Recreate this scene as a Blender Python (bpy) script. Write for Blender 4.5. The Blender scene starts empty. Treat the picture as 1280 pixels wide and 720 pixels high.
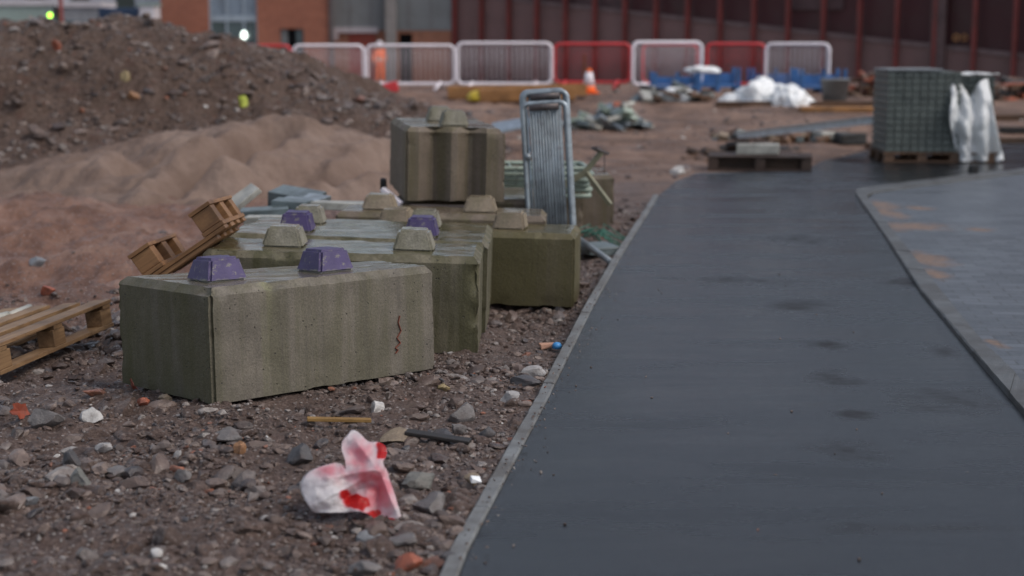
import bpy, bmesh, math, random
import numpy as np
from mathutils import Vector, Matrix, noise, Euler
R = math.radians
S = bpy.context.scene
COL = S.collection
random.seed(7)
rng = np.random.default_rng(11)

# ---------------------------------------------------------------- camera, light, exposure
F = 1900.0          # focal length in pixels of a 1280 px wide picture
CH = 1.5            # eye height above the footpath
TILT = math.atan(306.0 / F)
cam = bpy.data.cameras.new('camera')
cam.lens = F / 1280 * 36
cam.sensor_width = 36
cam.clip_end = 4000
cam.clip_start = 0.05
cam.dof.use_dof = True
cam.dof.focus_distance = 6.6
cam.dof.aperture_fstop = 1.75
co = bpy.data.objects.new('camera', cam)
COL.objects.link(co)
co.location = (0, 0, CH)
co.rotation_euler = (math.pi / 2 - TILT, 0, 0)
S.camera = co

SUN_EL, SUN_AZ = 52, 112          # azimuth measured from +Y clockwise
W = bpy.data.worlds.new('World')
S.world = W
W.use_nodes = True
wn = W.node_tree
bg = wn.nodes['Background']
sky = wn.nodes.new('ShaderNodeTexSky')
sky.sky_type = 'NISHITA'
sky.sun_disc = False
sky.sun_elevation = R(SUN_EL)
sky.sun_rotation = R(SUN_AZ)
sky.dust_density = 2
hs = wn.nodes.new('ShaderNodeHueSaturation')
hs.inputs['Saturation'].default_value = 0.60
wn.links.new(sky.outputs[0], hs.inputs['Color'])
wn.links.new(hs.outputs[0], bg.inputs[0])
bg.inputs[1].default_value = 0.11
sl = bpy.data.lights.new('sun', 'SUN')
sl.energy = 1.0
sl.angle = R(28)
sl.color = (1, 0.92, 0.82)
so = bpy.data.objects.new('sun', sl)
COL.objects.link(so)
_sd = Vector((math.sin(R(SUN_AZ)) * math.cos(R(SUN_EL)), math.cos(R(SUN_AZ)) * math.cos(R(SUN_EL)), math.sin(R(SUN_EL))))
so.rotation_euler = _sd.to_track_quat('Z', 'Y').to_euler()
S.view_settings.view_transform = 'Standard'
S.view_settings.look = 'None'
S.view_settings.gamma = 1
S.view_settings.use_curve_mapping = False
S.view_settings.exposure = 0.52

# ---------------------------------------------------------------- placing helpers
_s, _c = math.sin(TILT), math.cos(TILT)
def P(px, py, z=0.0):
    a = (px - 640) / F; b = (360 - py) / F
    d = Vector((a, _c + b * _s, -_s + b * _c))
    return Vector((0, 0, CH)) + d * ((z - CH) / d.z)
def PY(px, py, Y):
    a = (px - 640) / F; b = (360 - py) / F
    d = Vector((a, _c + b * _s, -_s + b * _c))
    return Vector((0, 0, CH)) + d * (Y / d.y)

def sstep(a, b, x):
    t = np.clip((x - a) / (b - a), 0, 1)
    return t * t * (3 - 2 * t)

# value noise in numpy (smooth lattice)
_perm = rng.random((256, 256))
def vn(x, y):
    xi = np.floor(x).astype(int); yi = np.floor(y).astype(int)
    fx = x - xi; fy = y - yi
    fx = fx * fx * (3 - 2 * fx); fy = fy * fy * (3 - 2 * fy)
    a = _perm[xi % 256, yi % 256]; b = _perm[(xi + 1) % 256, yi % 256]
    c = _perm[xi % 256, (yi + 1) % 256]; d = _perm[(xi + 1) % 256, (yi + 1) % 256]
    return (a * (1 - fx) + b * fx) * (1 - fy) + (c * (1 - fx) + d * fx) * fy * 1.0
def fbm(x, y, sc, oc=4, seed=0.0):
    r = 0; amp = 0.5; tot = 0
    for i in range(oc):
        r = r + amp * (vn(x * sc + 17.3 * i + seed, y * sc + 9.1 * i - seed) - 0.5)
        amp *= 0.5; sc *= 2.03
    return r * 2

# paved region (footpath + block paving) outline in world coordinates
KL = [P(570, 728), P(584, 690), P(684, 500), P(738, 390), P(778, 318), P(813, 262), P(823, 245)]      # left edge of the asphalt
_d0 = (KL[0] - KL[1]).normalized()
KL = [KL[0] + _d0 * 4.5] + KL
FAR = [P(846, 226), P(872, 216), P(1000, 214), P(1030, 201), P(1100, 184), P(1290, 176), Vector((40, 23.6, 0))]
REG = [(p.x, p.y) for p in KL + FAR] + [(40, -3)]
def seg_dist(x, y, pts, closed=True):
    best = np.full(np.shape(x), 1e9)
    n = len(pts)
    for i in range(n if closed else n - 1):
        ax, ay = pts[i]; bx, by = pts[(i + 1) % n]
        dx, dy = bx - ax, by - ay
        t = np.clip(((x - ax) * dx + (y - ay) * dy) / (dx * dx + dy * dy), 0, 1)
        best = np.minimum(best, np.hypot(x - ax - t * dx, y - ay - t * dy))
    return best
def inside(x, y, pts):
    r = np.zeros(np.shape(x), bool)
    n = len(pts)
    for i in range(n):
        ax, ay = pts[i]; bx, by = pts[(i + 1) % n]
        if ay == by: continue
        c = ((ay > y) != (by > y)) & (x < (bx - ax) * (y - ay) / (by - ay) + ax)
        r ^= c
    return r
def reg_sd(x, y):           # positive outside the paved region
    d = seg_dist(x, y, REG)
    return np.where(inside(x, y, REG), -d, d)

KLn = np.array([(p.x, p.y) for p in KL])
def kerb_x(y):
    return np.interp(y, KLn[:, 1], KLn[:, 0])

def gh(x, y):
    x = np.asarray(x, float); y = np.asarray(y, float)
    base = 0.49 * sstep(21, 33, y) - 0.79 * sstep(37, 58, y)
    near = 1 - sstep(15, 22, y)
    z = base + fbm(x, y, 0.45, 3, 3.0) * 0.10 * sstep(0.1, 1.5, np.abs(x - kerb_x(y)) + 8 * (y > 19))
    z = z - 0.05 * near * sstep(6.6, 8.5, y) + 0.035 * fbm(x, y, 2.6, 3, 8.0)
    off_k = sstep(.12, .6, kerb_x(y) - x)
    z = z + off_k * (0.055 * fbm(x, y, 3.4, 3, 41.0) + 0.045 * np.maximum(0, fbm(x, y, 8, 3, 1.0)) + 0.02 * fbm(x, y, 22, 2, 2.0))
    z = z - .07 * np.exp(-((x - .25) ** 2 / .5 + (y - 9.0) ** 2 / .8))
    z = z + .055 * np.exp(-((x + 1.35) ** 2 + (y - 6.1) ** 2) / .22)
    # ruts in the mud at the left
    mud = sstep(-1.9, -2.6, x) * sstep(8.4, 9.4, y) * (1 - sstep(13.5, 15, y))
    z = z + mud * (0.06 * np.sin((x * 0.35 + y) * 2.6 + 4 * fbm(x, y, 0.6, 3, 5.0)) + .16 * np.maximum(0, fbm(x, y, 1.5, 4, 15.0)) + .05 * fbm(x, y, 6, 3, 25.0))
    z = z + 0.05 * fbm(x, y, 1.2, 3, 2.0) * sstep(19, 22, y)
    sd = reg_sd(x, y)
    far = sstep(14.2, 16, y)
    k = sstep(-0.10 - 0.1 * far, 0.05 + 0.5 * far, sd + far * 0.30 * fbm(x, y, 1.3, 3, 4.0))
    edge = -0.05 * (1 - k) + k * (z - 0.012)
    out = np.where(sd > 1.2, z - 0.012, edge)
    return np.where(y < 40, out, z)
def gz(x, y):
    return float(gh(np.array([x]), np.array([y]))[0])
def G(px, py):
    """the ground point seen at a pixel of the photograph"""
    a = (px - 640) / F; b = (360 - py) / F
    d = Vector((a, _c + b * _s, -_s + b * _c))
    o = Vector((0, 0, CH)); Ys = np.arange(3.5, 70, 0.05)
    X = a * Ys / d.y; Z = CH + d.z * Ys / d.y
    below = np.nonzero(Z < gh(X, Ys))[0]
    Y = Ys[below[0]] if len(below) else 60.0
    p = o + d * (Y / d.y)
    p.z = gz(p.x, p.y)
    return p

# ---------------------------------------------------------------- scene-graph helpers
def tag(o, label=None, cat=None, group=None, kind=None):
    if label: o['label'] = label
    if cat: o['category'] = cat
    if group: o['group'] = group
    if kind: o['kind'] = kind
    return o
def empty(name, loc, rz=0, label=None, cat=None, group=None, rot=None):
    o = bpy.data.objects.new(name, None)
    o.empty_display_size = 0.1
    COL.objects.link(o)
    o.location = loc
    o.rotation_euler = rot if rot else (0, 0, rz)
    return tag(o, label, cat, group)
def link(name, me, mat, parent=None, loc=None, rot=None):
    o = bpy.data.objects.new(name, me)
    COL.objects.link(o)
    if mat:
        for m in (mat if isinstance(mat, (list, tuple)) else [mat]):
            me.materials.append(m)
    if parent: o.parent = parent
    if loc is not None: o.location = loc
    if rot is not None: o.rotation_euler = rot
    return o
def copy_tree(o, parent=None):
    c = o.copy(); COL.objects.link(c)
    if parent: c.parent = parent
    for ch in list(o.children):
        copy_tree(ch, c)
    return c

class MB:
    def __init__(s): s.v = []; s.f = []; s.sm = []
    def add(s, vs, fs, M=None, smooth=False):
        n = len(s.v)
        s.v += [tuple(M @ Vector(v)) if M is not None else tuple(v) for v in vs]
        s.f += [tuple(i + n for i in f) for f in fs]
        s.sm += [smooth] * len(fs)
        return s
    def box(s, x0, x1, y0, y1, z0, z1, M=None, jit=0.0):
        v = [(x, y, z) for z in (z0, z1) for (x, y) in ((x0, y0), (x1, y0), (x1, y1), (x0, y1))]
        if jit: v = [(a + random.uniform(-jit, jit), b + random.uniform(-jit, jit), c + random.uniform(-jit, jit)) for a, b, c in v]
        return s.add(v, [(3, 2, 1, 0), (4, 5, 6, 7), (0, 1, 5, 4), (1, 2, 6, 5), (2, 3, 7, 6), (3, 0, 4, 7)], M)
    def bar(s, a, b, w, h, up=(0, 0, 1)):
        a = Vector(a); b = Vector(b); d = b - a; L = d.length
        if L < 1e-6: return s
        x = d.normalized(); u = Vector(up)
        if abs(x.dot(u)) > .99: u = Vector((0, 1, 0))
        y = u.cross(x).normalized(); z = x.cross(y)
        M = Matrix(((x.x, y.x, z.x, a.x), (x.y, y.y, z.y, a.y), (x.z, y.z, z.z, a.z), (0, 0, 0, 1)))
        return s.box(0, L, -w / 2, w / 2, -h / 2, h / 2, M)
    def tube(s, pts, r, n=8, closed=False):
        pts = [Vector(p) for p in pts]; m = len(pts)
        ref = None; rings = []
        for i, p in enumerate(pts):
            if closed: t = (pts[(i + 1) % m] - pts[i - 1]).normalized()
            else: t = (pts[min(i + 1, m - 1)] - pts[max(i - 1, 0)]).normalized()
            if ref is None:
                ref = t.orthogonal().normalized()
            ref = (ref - t * ref.dot(t)).normalized()
            bi = t.cross(ref)
            rr = r[i] if isinstance(r, (list, tuple)) else r
            rings.append([p + (ref * math.cos(k * 2 * math.pi / n) + bi * math.sin(k * 2 * math.pi / n)) * rr for k in range(n)])
        vs = [v for rg in rings for v in rg]; fs = []
        for i in range(m if closed else m - 1):
            j = (i + 1) % m
            for k in range(n):
                fs.append((i * n + k, i * n + (k + 1) % n, j * n + (k + 1) % n, j * n + k))
        if not closed:
            fs.append(tuple(range(n - 1, -1, -1))); fs.append(tuple((m - 1) * n + k for k in range(n)))
        return s.add(vs, fs, None, True)
    def lathe(s, prof, n=16, c=(0, 0, 0)):
        vs = [(c[0] + r * math.cos(2 * math.pi * k / n), c[1] + r * math.sin(2 * math.pi * k / n), c[2] + z) for r, z in prof for k in range(n)]
        fs = [(i * n + k, i * n + (k + 1) % n, (i + 1) * n + (k + 1) % n, (i + 1) * n + k) for i in range(len(prof) - 1) for k in range(n)]
        fs.append(tuple(range(n - 1, -1, -1))); fs.append(tuple((len(prof) - 1) * n + k for k in range(n)))
        return s.add(vs, fs, None, True)
    def mesh(s, name):
        me = bpy.data.meshes.new(name)
        me.from_pydata(s.v, [], s.f)
        me.polygons.foreach_set('use_smooth', s.sm)
        me.update()
        return me
    def build(s, name, mat, parent=None, bevel=0, loc=None, rot=None):
        o = link(name, s.mesh(name), mat, parent, loc, rot)
        if bevel:
            b = o.modifiers.new('bevel', 'BEVEL'); b.width = bevel; b.segments = 2; b.limit_method = 'ANGLE'; b.angle_limit = R(40)
        return o

def rrect(x0, x1, z0, z1, r, n=5, y=0):
    pts = []
    for cx, cz, a0 in ((x1 - r, z1 - r, 0), (x0 + r, z1 - r, 90), (x0 + r, z0 + r, 180), (x1 - r, z0 + r, 270)):
        for k in range(n + 1):
            a = R(a0 + 90 * k / n)
            pts.append((cx + r * math.cos(a), y, cz + r * math.sin(a)))
    return pts

# ---------------------------------------------------------------- materials
class N:
    def __init__(s, name):
        s.m = bpy.data.materials.new(name); s.m.use_nodes = True
        s.t = s.m.node_tree; s.b = s.t.nodes['Principled BSDF']
        s.co = s.t.nodes.new('ShaderNodeTexCoord').outputs['Object']
    def n(s, typ, **kw):
        n = s.t.nodes.new(typ)
        for k, v in kw.items(): setattr(n, k, v)
        return n
    def l(s, a, b): s.t.links.new(a, b)
    def put(s, sock, v):
        if isinstance(v, bpy.types.NodeSocket): s.l(v, sock)
        elif v is not None: sock.default_value = v
    def map(s, scale=(1, 1, 1), rot=(0, 0, 0), loc=(0, 0, 0), co=None):
        n = s.n('ShaderNodeMapping'); s.l(co or s.co, n.inputs[0])
        n.inputs['Scale'].default_value = scale; n.inputs['Rotation'].default_value = rot; n.inputs['Location'].default_value = loc
        return n.outputs[0]
    def noise(s, sc, det=4, rough=.55, dist=0, co=None):
        n = s.n('ShaderNodeTexNoise'); s.l(co or s.co, n.inputs['Vector'])
        n.inputs['Scale'].default_value = sc; n.inputs['Detail'].default_value = det
        n.inputs['Roughness'].default_value = rough; n.inputs['Distortion'].default_value = dist
        return n.outputs['Fac']
    def vor(s, sc, feat='F1', out='Distance', co=None):
        n = s.n('ShaderNodeTexVoronoi', feature=feat); s.l(co or s.co, n.inputs['Vector']); n.inputs['Scale'].default_value = sc
        return n.outputs[out]
    def ramp(s, f, stops, interp='LINEAR'):
        n = s.n('ShaderNodeValToRGB'); s.l(f, n.inputs[0]); e = n.color_ramp.elements
        n.color_ramp.interpolation = interp
        while len(e) < len(stops): e.new(0.5)
        for el, (p, c) in zip(e, stops):
            el.position = p; el.color = (c, c, c, 1) if isinstance(c, (int, float)) else (*c, 1)
        return n.outputs[0]
    def mix(s, f, a, b, typ='MIX'):
        n = s.n('ShaderNodeMix', data_type='RGBA', blend_type=typ)
        s.put(n.inputs[0], f)
        for sk, v in ((n.inputs[6], a), (n.inputs[7], b)):
            s.put(sk, (*v, 1) if isinstance(v, tuple) and len(v) == 3 else v)
        return n.outputs[2]
    def math(s, op, a, b=None, c=None, clamp=False):
        n = s.n('ShaderNodeMath', operation=op, use_clamp=clamp)
        s.put(n.inputs[0], a)
        if b is not None: s.put(n.inputs[1], b)
        if c is not None: s.put(n.inputs[2], c)
        return n.outputs[0]
    def rng(s, f, a, b, c=0.0, d=1.0):
        n = s.n('ShaderNodeMapRange'); s.l(f, n.inputs[0])
        for i, v in enumerate((a, b, c, d)): n.inputs[i + 1].default_value = v
        return n.outputs[0]
    def bump(s, h, st=.5, dist=.01, prev=None):
        n = s.n('ShaderNodeBump'); s.l(h, n.inputs['Height']); n.inputs['Strength'].default_value = st; n.inputs['Distance'].default_value = dist
        if prev: s.l(prev, n.inputs['Normal'])
        return n.outputs[0]
    def out(s, col=None, rough=None, nor=None, metal=None, spec=None):
        s.put(s.b.inputs['Base Color'], (*col, 1) if isinstance(col, tuple) and len(col) == 3 else col)
        s.put(s.b.inputs['Roughness'], rough); s.put(s.b.inputs['Metallic'], metal)
        s.put(s.b.inputs['Specular IOR Level'], spec)
        if nor: s.l(nor, s.b.inputs['Normal'])
        return s.m

def weathered(name, col, rough=.6, metal=0, var=.25, sc=3.0, bump=.15, dirt=(.06, .045, .035), dirt_amt=.35, bsc=60):
    a = N(name)
    lo = tuple(c * (1 - var) for c in col); hi = tuple(min(1, c * (1 + var)) for c in col)
    c = a.ramp(a.noise(sc, 6), [(.3, lo), (.7, hi)])
    d = a.ramp(a.noise(sc * 2.7, 8, .65), [(.5, 0.0), (.72, dirt_amt)])
    c = a.mix(d, c, dirt)
    r = a.rng(a.noise(sc * 4, 4), .3, .7, max(.05, rough - .15), min(1, rough + .12))
    return a.out(c, r, a.bump(a.noise(bsc, 4), bump, .004), metal)

def mat_ground():
    a = N('mud_and_grit')
    big = a.noise(.35, 5, .6)
    mid = a.noise(4.5, 8, .68)
    fine = a.noise(48, 6, .72)
    c = a.ramp(mid, [(.30, (.036, .018, .013)), (.5, (.120, .072, .054)), (.72, (.225, .150, .118))])
    c2 = a.ramp(fine, [(.32, (.022, .014, .012)), (.52, (.125, .084, .068)), (.70, (.37, .285, .25))])
    c = a.mix(.55, c, c2)
    sep = a.n('ShaderNodeSeparateXYZ'); a.l(a.co, sep.inputs[0])
    # red-brown clay to the left and beyond the blocks
    red = a.math('MULTIPLY', a.rng(sep.outputs[1], 7.8, 9.6), a.rng(a.math('ADD', sep.outputs[0], a.math('MULTIPLY', big, 1.6)), .2, -1.6), clamp=True)
    redc = a.ramp(a.noise(1.8, 8, .68), [(.32, (.095, .037, .022)), (.5, (.265, .135, .092)), (.70, (.42, .27, .21))])
    c = a.mix(a.math('MULTIPLY', red, .85), c, redc)
    far = a.rng(sep.outputs[1], 13, 20)
    farc = a.ramp(a.noise(1.1, 8, .68), [(.34, (.060, .030, .019)), (.5, (.20, .112, .074)), (.68, (.36, .225, .16))])
    c = a.mix(a.math('MULTIPLY', far, .85), c, farc)
    peb = a.vor(70, out='Color'); pd = a.vor(70)
    psep = a.n('ShaderNodeSeparateColor'); a.l(peb, psep.inputs[0])
    chip = a.math('MULTIPLY', a.rng(psep.outputs[0], .72, .76), a.rng(pd, .5, .3), clamp=True)
    c = a.mix(chip, c, a.mix(psep.outputs[1], (.05, .03, .028), (.40, .35, .33)))
    wet = a.ramp(a.noise(1.4, 4, .5), [(.42, 0.0), (.60, 1.0)])
    puddle = a.math('MULTIPLY', a.ramp(a.noise(1.1, 5, .6, co=a.map(scale=(1, 1.6, 1), loc=(3.1, .4, 0))), [(.60, 0.0), (.64, 1.0)]), red)
    c = a.mix(a.math('MULTIPLY', puddle, .55), c, (.09, .055, .042))
    r = a.math('SUBTRACT', a.math('ADD', a.rng(wet, 0, 1, .62, .36), a.math('MULTIPLY', a.math('MAXIMUM', red, far), .22)), a.math('MULTIPLY', puddle, .36))
    h = a.math('ADD', a.math('MULTIPLY', a.noise(26, 8, .7), 1.0), a.math('MULTIPLY', a.noise(110, 4, .6), .35))
    b = a.n('ShaderNodeBump'); a.l(h, b.inputs['Height']); b.inputs['Distance'].default_value = .04
    a.l(a.rng(puddle, 0, 1, .95, .15), b.inputs['Strength'])
    return a.out(c, r, b.outputs[0])

def mat_heap():
    a = N('spoil_earth')
    c = a.ramp(a.noise(1.6, 8, .68), [(.3, (.060, .031, .020)), (.5, (.19, .112, .078)), (.72, (.33, .225, .175))])
    f = a.ramp(a.noise(16, 7, .72), [(.3, (.035, .020, .014)), (.52, (.17, .110, .084)), (.72, (.42, .31, .26))])
    c = a.mix(.55, c, f)
    red = a.ramp(a.noise(5, 4), [(.58, 0.0), (.66, .5)])
    c = a.mix(red, c, (.14, .06, .04))
    return a.out(c, .7, a.bump(a.noise(9, 9, .75), 1.0, .2))
def mat_sand():
    a = N('building_sand')
    c = a.ramp(a.noise(1.3, 6, .6), [(.3, (.115, .070, .050)), (.5, (.18, .120, .092)), (.7, (.25, .178, .142))])
    d = a.ramp(a.noise(5, 6, .7), [(.5, 0.0), (.7, .35)])
    c = a.mix(d, c, (.11, .07, .05))
    return a.out(c, .85, a.bump(a.noise(14, 8, .65), .6, .05))
def mat_rock(name='crushed_stone', bright=1.45):
    a = N(name)
    g = a.n('ShaderNodeNewGeometry')
    rd = g.outputs['Random Per Island']
    k = lambda t: tuple(v * bright for v in t)
    c = a.ramp(rd, [(0, k((.060, .044, .038))), (.25, k((.115, .084, .070))), (.5, k((.17, .128, .108))), (.68, k((.105, .088, .082))), (.82, k((.20, .175, .16))), (.90, k((.045, .042, .045))), (.945, k((.27, .25, .235))), (.965, k((.22, .085, .05))), (.985, k((.42, .40, .38)))], 'CONSTANT')
    v = a.ramp(a.noise(24, 7, .68), [(.3, .45), (.7, 1.25)])
    c = a.mix(1.0, c, v, 'MULTIPLY')
    mud = a.ramp(a.noise(9, 5, .6), [(.38, .8), (.58, 0.05)])
    c = a.mix(mud, c, (.090, .058, .046))
    return a.out(c, a.rng(a.noise(12, 3), .35, .65, .22, .62), a.bump(a.noise(90, 6, .7), .6, .006))
def mat_stone(name, col, var=.35):
    a = N(name)
    lo = tuple(x * (1 - var) for x in col); hi = tuple(x * (1 + var) for x in col)
    c = a.ramp(a.noise(30, 8, .7), [(.3, lo), (.7, hi)])
    mud = a.ramp(a.noise(14, 6, .65), [(.52, 0.0), (.68, .65)])
    c = a.mix(mud, c, (.07, .05, .043))
    return a.out(c, a.rng(a.noise(18, 3), .35, .65, .28, .6), a.bump(a.noise(85, 7, .7), .7, .008))

def mat_asphalt():
    a = N('wet_asphalt')
    g = a.noise(170, 4, .75)
    c = a.ramp(g, [(.36, (.002, .002, .003)), (.54, (.006, .006, .0075)), (.68, (.022, .022, .025)), (.80, (.12, .12, .13))])
    big = a.noise(.9, 4, .55)
    c = a.mix(a.ramp(a.noise(1.3, 6, .6), [(.48, 0.0), (.72, .55)]), c, (.015, .014, .014))
    streak = a.noise(1, 6, .62, .5, co=a.map(scale=(.55, 2.6, 1), rot=(0, 0, .15)))
    fine = a.noise(1, 5, .65, co=a.map(scale=(3, 6, 1), rot=(0, 0, .5)))
    rough = a.math('ADD', a.rng(big, .3, .7, .21, .11), a.math('ADD', a.rng(streak, .36, .64, -.07, .15), a.rng(fine, .35, .65, -.01, .02)))
    sep = a.n('ShaderNodeSeparateXYZ'); a.l(a.co, sep.inputs[0])
    wob = a.math('SUBTRACT', a.noise(3.2, 6, .7), .5)
    tot = None
    for (px, py, rx, ry) in ((1040, 472, .12, .22), (1000, 383, .26, .26), (1005, 300, .3, .5), (1005, 264, .34, .5), (1060, 562, .18, .16), (1065, 517, .09, .10), (1180, 438, .09, .16), (1030, 432, .12, .14), (900, 350, .5, .25), (990, 228, .5, .6), (1200, 660, .42, .06), (1180, 500, .25, .2), (1140, 352, .25, .4)):
        p = P(px, py)
        dx = a.math('DIVIDE', a.math('SUBTRACT', sep.outputs[0], p.x), rx)
        dy = a.math('DIVIDE', a.math('SUBTRACT', sep.outputs[1], p.y), ry)
        dd = a.math('ADD', a.math('SQRT', a.math('ADD', a.math('MULTIPLY', dx, dx), a.math('MULTIPLY', dy, dy))), a.math('MULTIPLY', wob, 3.4))
        m = a.rng(dd, 1.2, .1)
        tot = m if tot is None else a.math('MAXIMUM', tot, m)
    tot = a.math('MULTIPLY', tot, a.ramp(a.noise(9, 5, .7), [(.3, .35), (.65, .9)]))
    c = a.mix(a.math('MULTIPLY', tot, .7), c, (.020, .016, .014))
    rough = a.math('ADD', rough, a.math('MULTIPLY', tot, .34))
    a.l(a.rng(tot, 0, 1, .62, .2), a.b.inputs['Specular IOR Level'])
    nb = a.bump(g, .35, .004)
    nb = a.bump(a.noise(6, 5, .6), .08, .02, nb)
    return a.out(c, rough, nb)
def mat_kerb(name='kerb_concrete', k=1.0):
    a = N(name)
    c = a.ramp(a.noise(14, 8, .7), [(.3, (.11 * k, .112 * k, .112 * k)), (.7, (.23 * k, .235 * k, .235 * k))])
    c = a.mix(a.ramp(a.noise(3, 6, .7), [(.42, 0.0), (.6, .8)]), c, (.085 * k, .072 * k, .060 * k))
    return a.out(c, .42, a.bump(a.noise(120, 5, .7), .5, .004))
def mat_paving():
    a = N('wet_block_paving')
    dirv = (P(1265, 440) - P(1186, 353)); ang = math.atan2(dirv.x, dirv.y)
    m = a.map(rot=(0, 0, ang))
    br = a.n('ShaderNodeTexBrick'); a.l(m, br.inputs['Vector'])
    br.inputs['Color1'].default_value = (.034, .041, .052, 1); br.inputs['Color2'].default_value = (.085, .096, .115, 1)
    br.inputs['Mortar'].default_value = (.008, .008, .009, 1)
    br.inputs['Scale'].default_value = 1; br.inputs['Brick Width'].default_value = .21; br.inputs['Row Height'].default_value = .105
    br.inputs['Mortar Size'].default_value = .006; br.inputs['Mortar Smooth'].default_value = .3
    c = a.mix(a.ramp(a.noise(60, 5, .7), [(.35, 0.0), (.7, .5)]), br.outputs[0], (.15, .15, .155))
    sep = a.n('ShaderNodeSeparateXYZ'); a.l(a.co, sep.inputs[0])
    tot = None
    for (px, py, rx, ry) in ((1100, 258, .18, .45), (1135, 285, .38, .32), (1160, 326, .16, .42), (1170, 345, .1, .25), (1150, 262, .14, .2), (1225, 289, .13, .14), (1112, 268, .13, .5), (1246, 432, .05, .12)):
        p = P(px, py)
        dx = a.math('DIVIDE', a.math('SUBTRACT', sep.outputs[0], p.x), rx)
        dy = a.math('DIVIDE', a.math('SUBTRACT', sep.outputs[1], p.y), ry)
        dd = a.math('ADD', a.math('SQRT', a.math('ADD', a.math('MULTIPLY', dx, dx), a.math('MULTIPLY', dy, dy))), a.math('MULTIPLY', a.math('SUBTRACT', a.noise(7, 6, .7), .5), 2.2))
        mm = a.rng(dd, 1.15, .4)
        tot = mm if tot is None else a.math('MAXIMUM', tot, mm)
    c = a.mix(a.math('MULTIPLY', tot, a.ramp(a.noise(22, 6, .7), [(.35, .25), (.6, 1.0)])), c, (.21, .135, .095))
    r = a.math('ADD', a.rng(a.noise(1.6, 4), .3, .7, .30, .5), a.math('MULTIPLY', tot, .4))
    b = a.bump(br.outputs['Fac'], -.6, .006)
    b = a.bump(a.noise(130, 4), .25, .003, b)
    return a.out(c, r, b)

def mat_block(name, base=(.26, .235, .195), olive=(.12, .112, .05), amt=.55, seed=0.0, brown=0.0, endmoss=0.0):
    a = N(name)
    vc = a.map(loc=(seed, seed * 2, 0))
    st = a.map(scale=(7, 7, .55), loc=(seed, seed * .7, 0))
    st2 = a.map(scale=(22, 22, .8), loc=(seed, 0, 0))
    c = a.ramp(a.noise(5, 8, .62, co=vc), [(.3, tuple(x * .66 for x in base)), (.55, base), (.75, tuple(x * 1.22 for x in base))])
    s1 = a.ramp(a.noise(1, 5, .62, .4, co=st), [(.42, 0.0), (.57, amt)])
    c = a.mix(s1, c, olive)
    s2 = a.ramp(a.noise(1, 6, .7, co=st2), [(.5, 0.0), (.66, .38)])
    c = a.mix(s2, c, tuple(x * .45 for x in base))
    # pale lime runs
    s3 = a.ramp(a.noise(1, 2, .5, co=a.map(scale=(9, 9, .4), loc=(seed + 5, 3, 0))), [(.64, 0.0), (.74, .4)])
    c = a.mix(s3, c, (.26, .26, .13))
    if endmoss:      # moss grows on the -X end of the block
        tn = a.n('ShaderNodeTexCoord').outputs['Normal']; sx = a.n('ShaderNodeSeparateXYZ'); a.l(tn, sx.inputs[0])
        e_ = a.math('MULTIPLY', a.rng(sx.outputs[0], -.5, -.8), a.ramp(a.noise(1, 5, .6, co=a.map(scale=(5, 5, .8), loc=(2, 7, 1))), [(.36, .35 * endmoss), (.6, endmoss)]))
        c = a.mix(e_, c, (.072, .066, .018))
    if brown: c = a.mix(brown, c, (.16, .115, .075))
    # blow holes
    pv = a.vor(38, co=vc); ps = a.noise(9, 2, co=vc)
    hole = a.math('MULTIPLY', a.rng(pv, .17, .10), a.rng(ps, .50, .58), clamp=True)
    c = a.mix(hole, c, (.03, .026, .02))
    speck = a.ramp(a.noise(120, 3, .7), [(.35, .72), (.65, 1.15)])
    c = a.mix(1.0, c, speck, 'MULTIPLY')
    g = a.n('ShaderNodeNewGeometry'); sp = a.n('ShaderNodeSeparateXYZ'); a.l(g.outputs['Normal'], sp.inputs[0])
    up = a.rng(sp.outputs[2], .75, .97)
    damp = a.noise(4, 4, .6, co=vc)
    ra = a.rng(damp, .42, .6, .07, .28)
    r = a.mix(up, a.rng(a.noise(20, 4), .3, .7, .55, .8), ra)
    h = a.math('SUBTRACT', a.noise(60, 6, .7), a.math('MULTIPLY', hole, 1.4))
    b = a.n('ShaderNodeBump'); a.l(h, b.inputs['Height']); b.inputs['Distance'].default_value = .006
    a.l(a.rng(up, 0, 1, .6, .15), b.inputs['Strength'])
    return a.out(c, r, b.outputs[0])
def mat_purple():
    a = N('purple_paint_on_concrete')
    c = a.ramp(a.noise(14, 6, .6), [(.3, (.048, .034, .10)), (.7, (.075, .052, .15))])
    chip = a.ramp(a.noise(22, 9, .8), [(.565, 0.0), (.60, 1.0)])
    sep = a.n('ShaderNodeSeparateXYZ'); a.l(a.co, sep.inputs[0])
    low = a.rng(a.math('ADD', sep.outputs[2], a.math('MULTIPLY', a.noise(30, 5), .03)), .032, .022)
    chip = a.math('MAXIMUM', a.math('MULTIPLY', chip, .85), low)
    c = a.mix(chip, c, (.21, .195, .16))
    return a.out(c, .5, a.bump(a.noise(70, 5, .7), .4, .004))
def mat_wood(name, lo, hi, axis=0, wet=.55, grain=34):
    a = N(name)
    sc = [grain, grain, grain]; sc[axis] = 1.6
    m = a.map(scale=tuple(sc))
    c = a.ramp(a.noise(1, 7, .65, 1.2, co=m), [(.25, lo), (.75, hi)])
    c = a.mix(a.ramp(a.noise(3, 6, .65), [(.45, 0.0), (.7, .7)]), c, tuple(x * .38 for x in lo))
    g = a.n('ShaderNodeNewGeometry')
    c = a.mix(1.0, c, a.ramp(g.outputs['Random Per Island'], [(0, .62), (1, 1.15)]), 'MULTIPLY')
    return a.out(c, wet, a.bump(a.noise(1, 5, .6, co=m), .4, .004))
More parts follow.
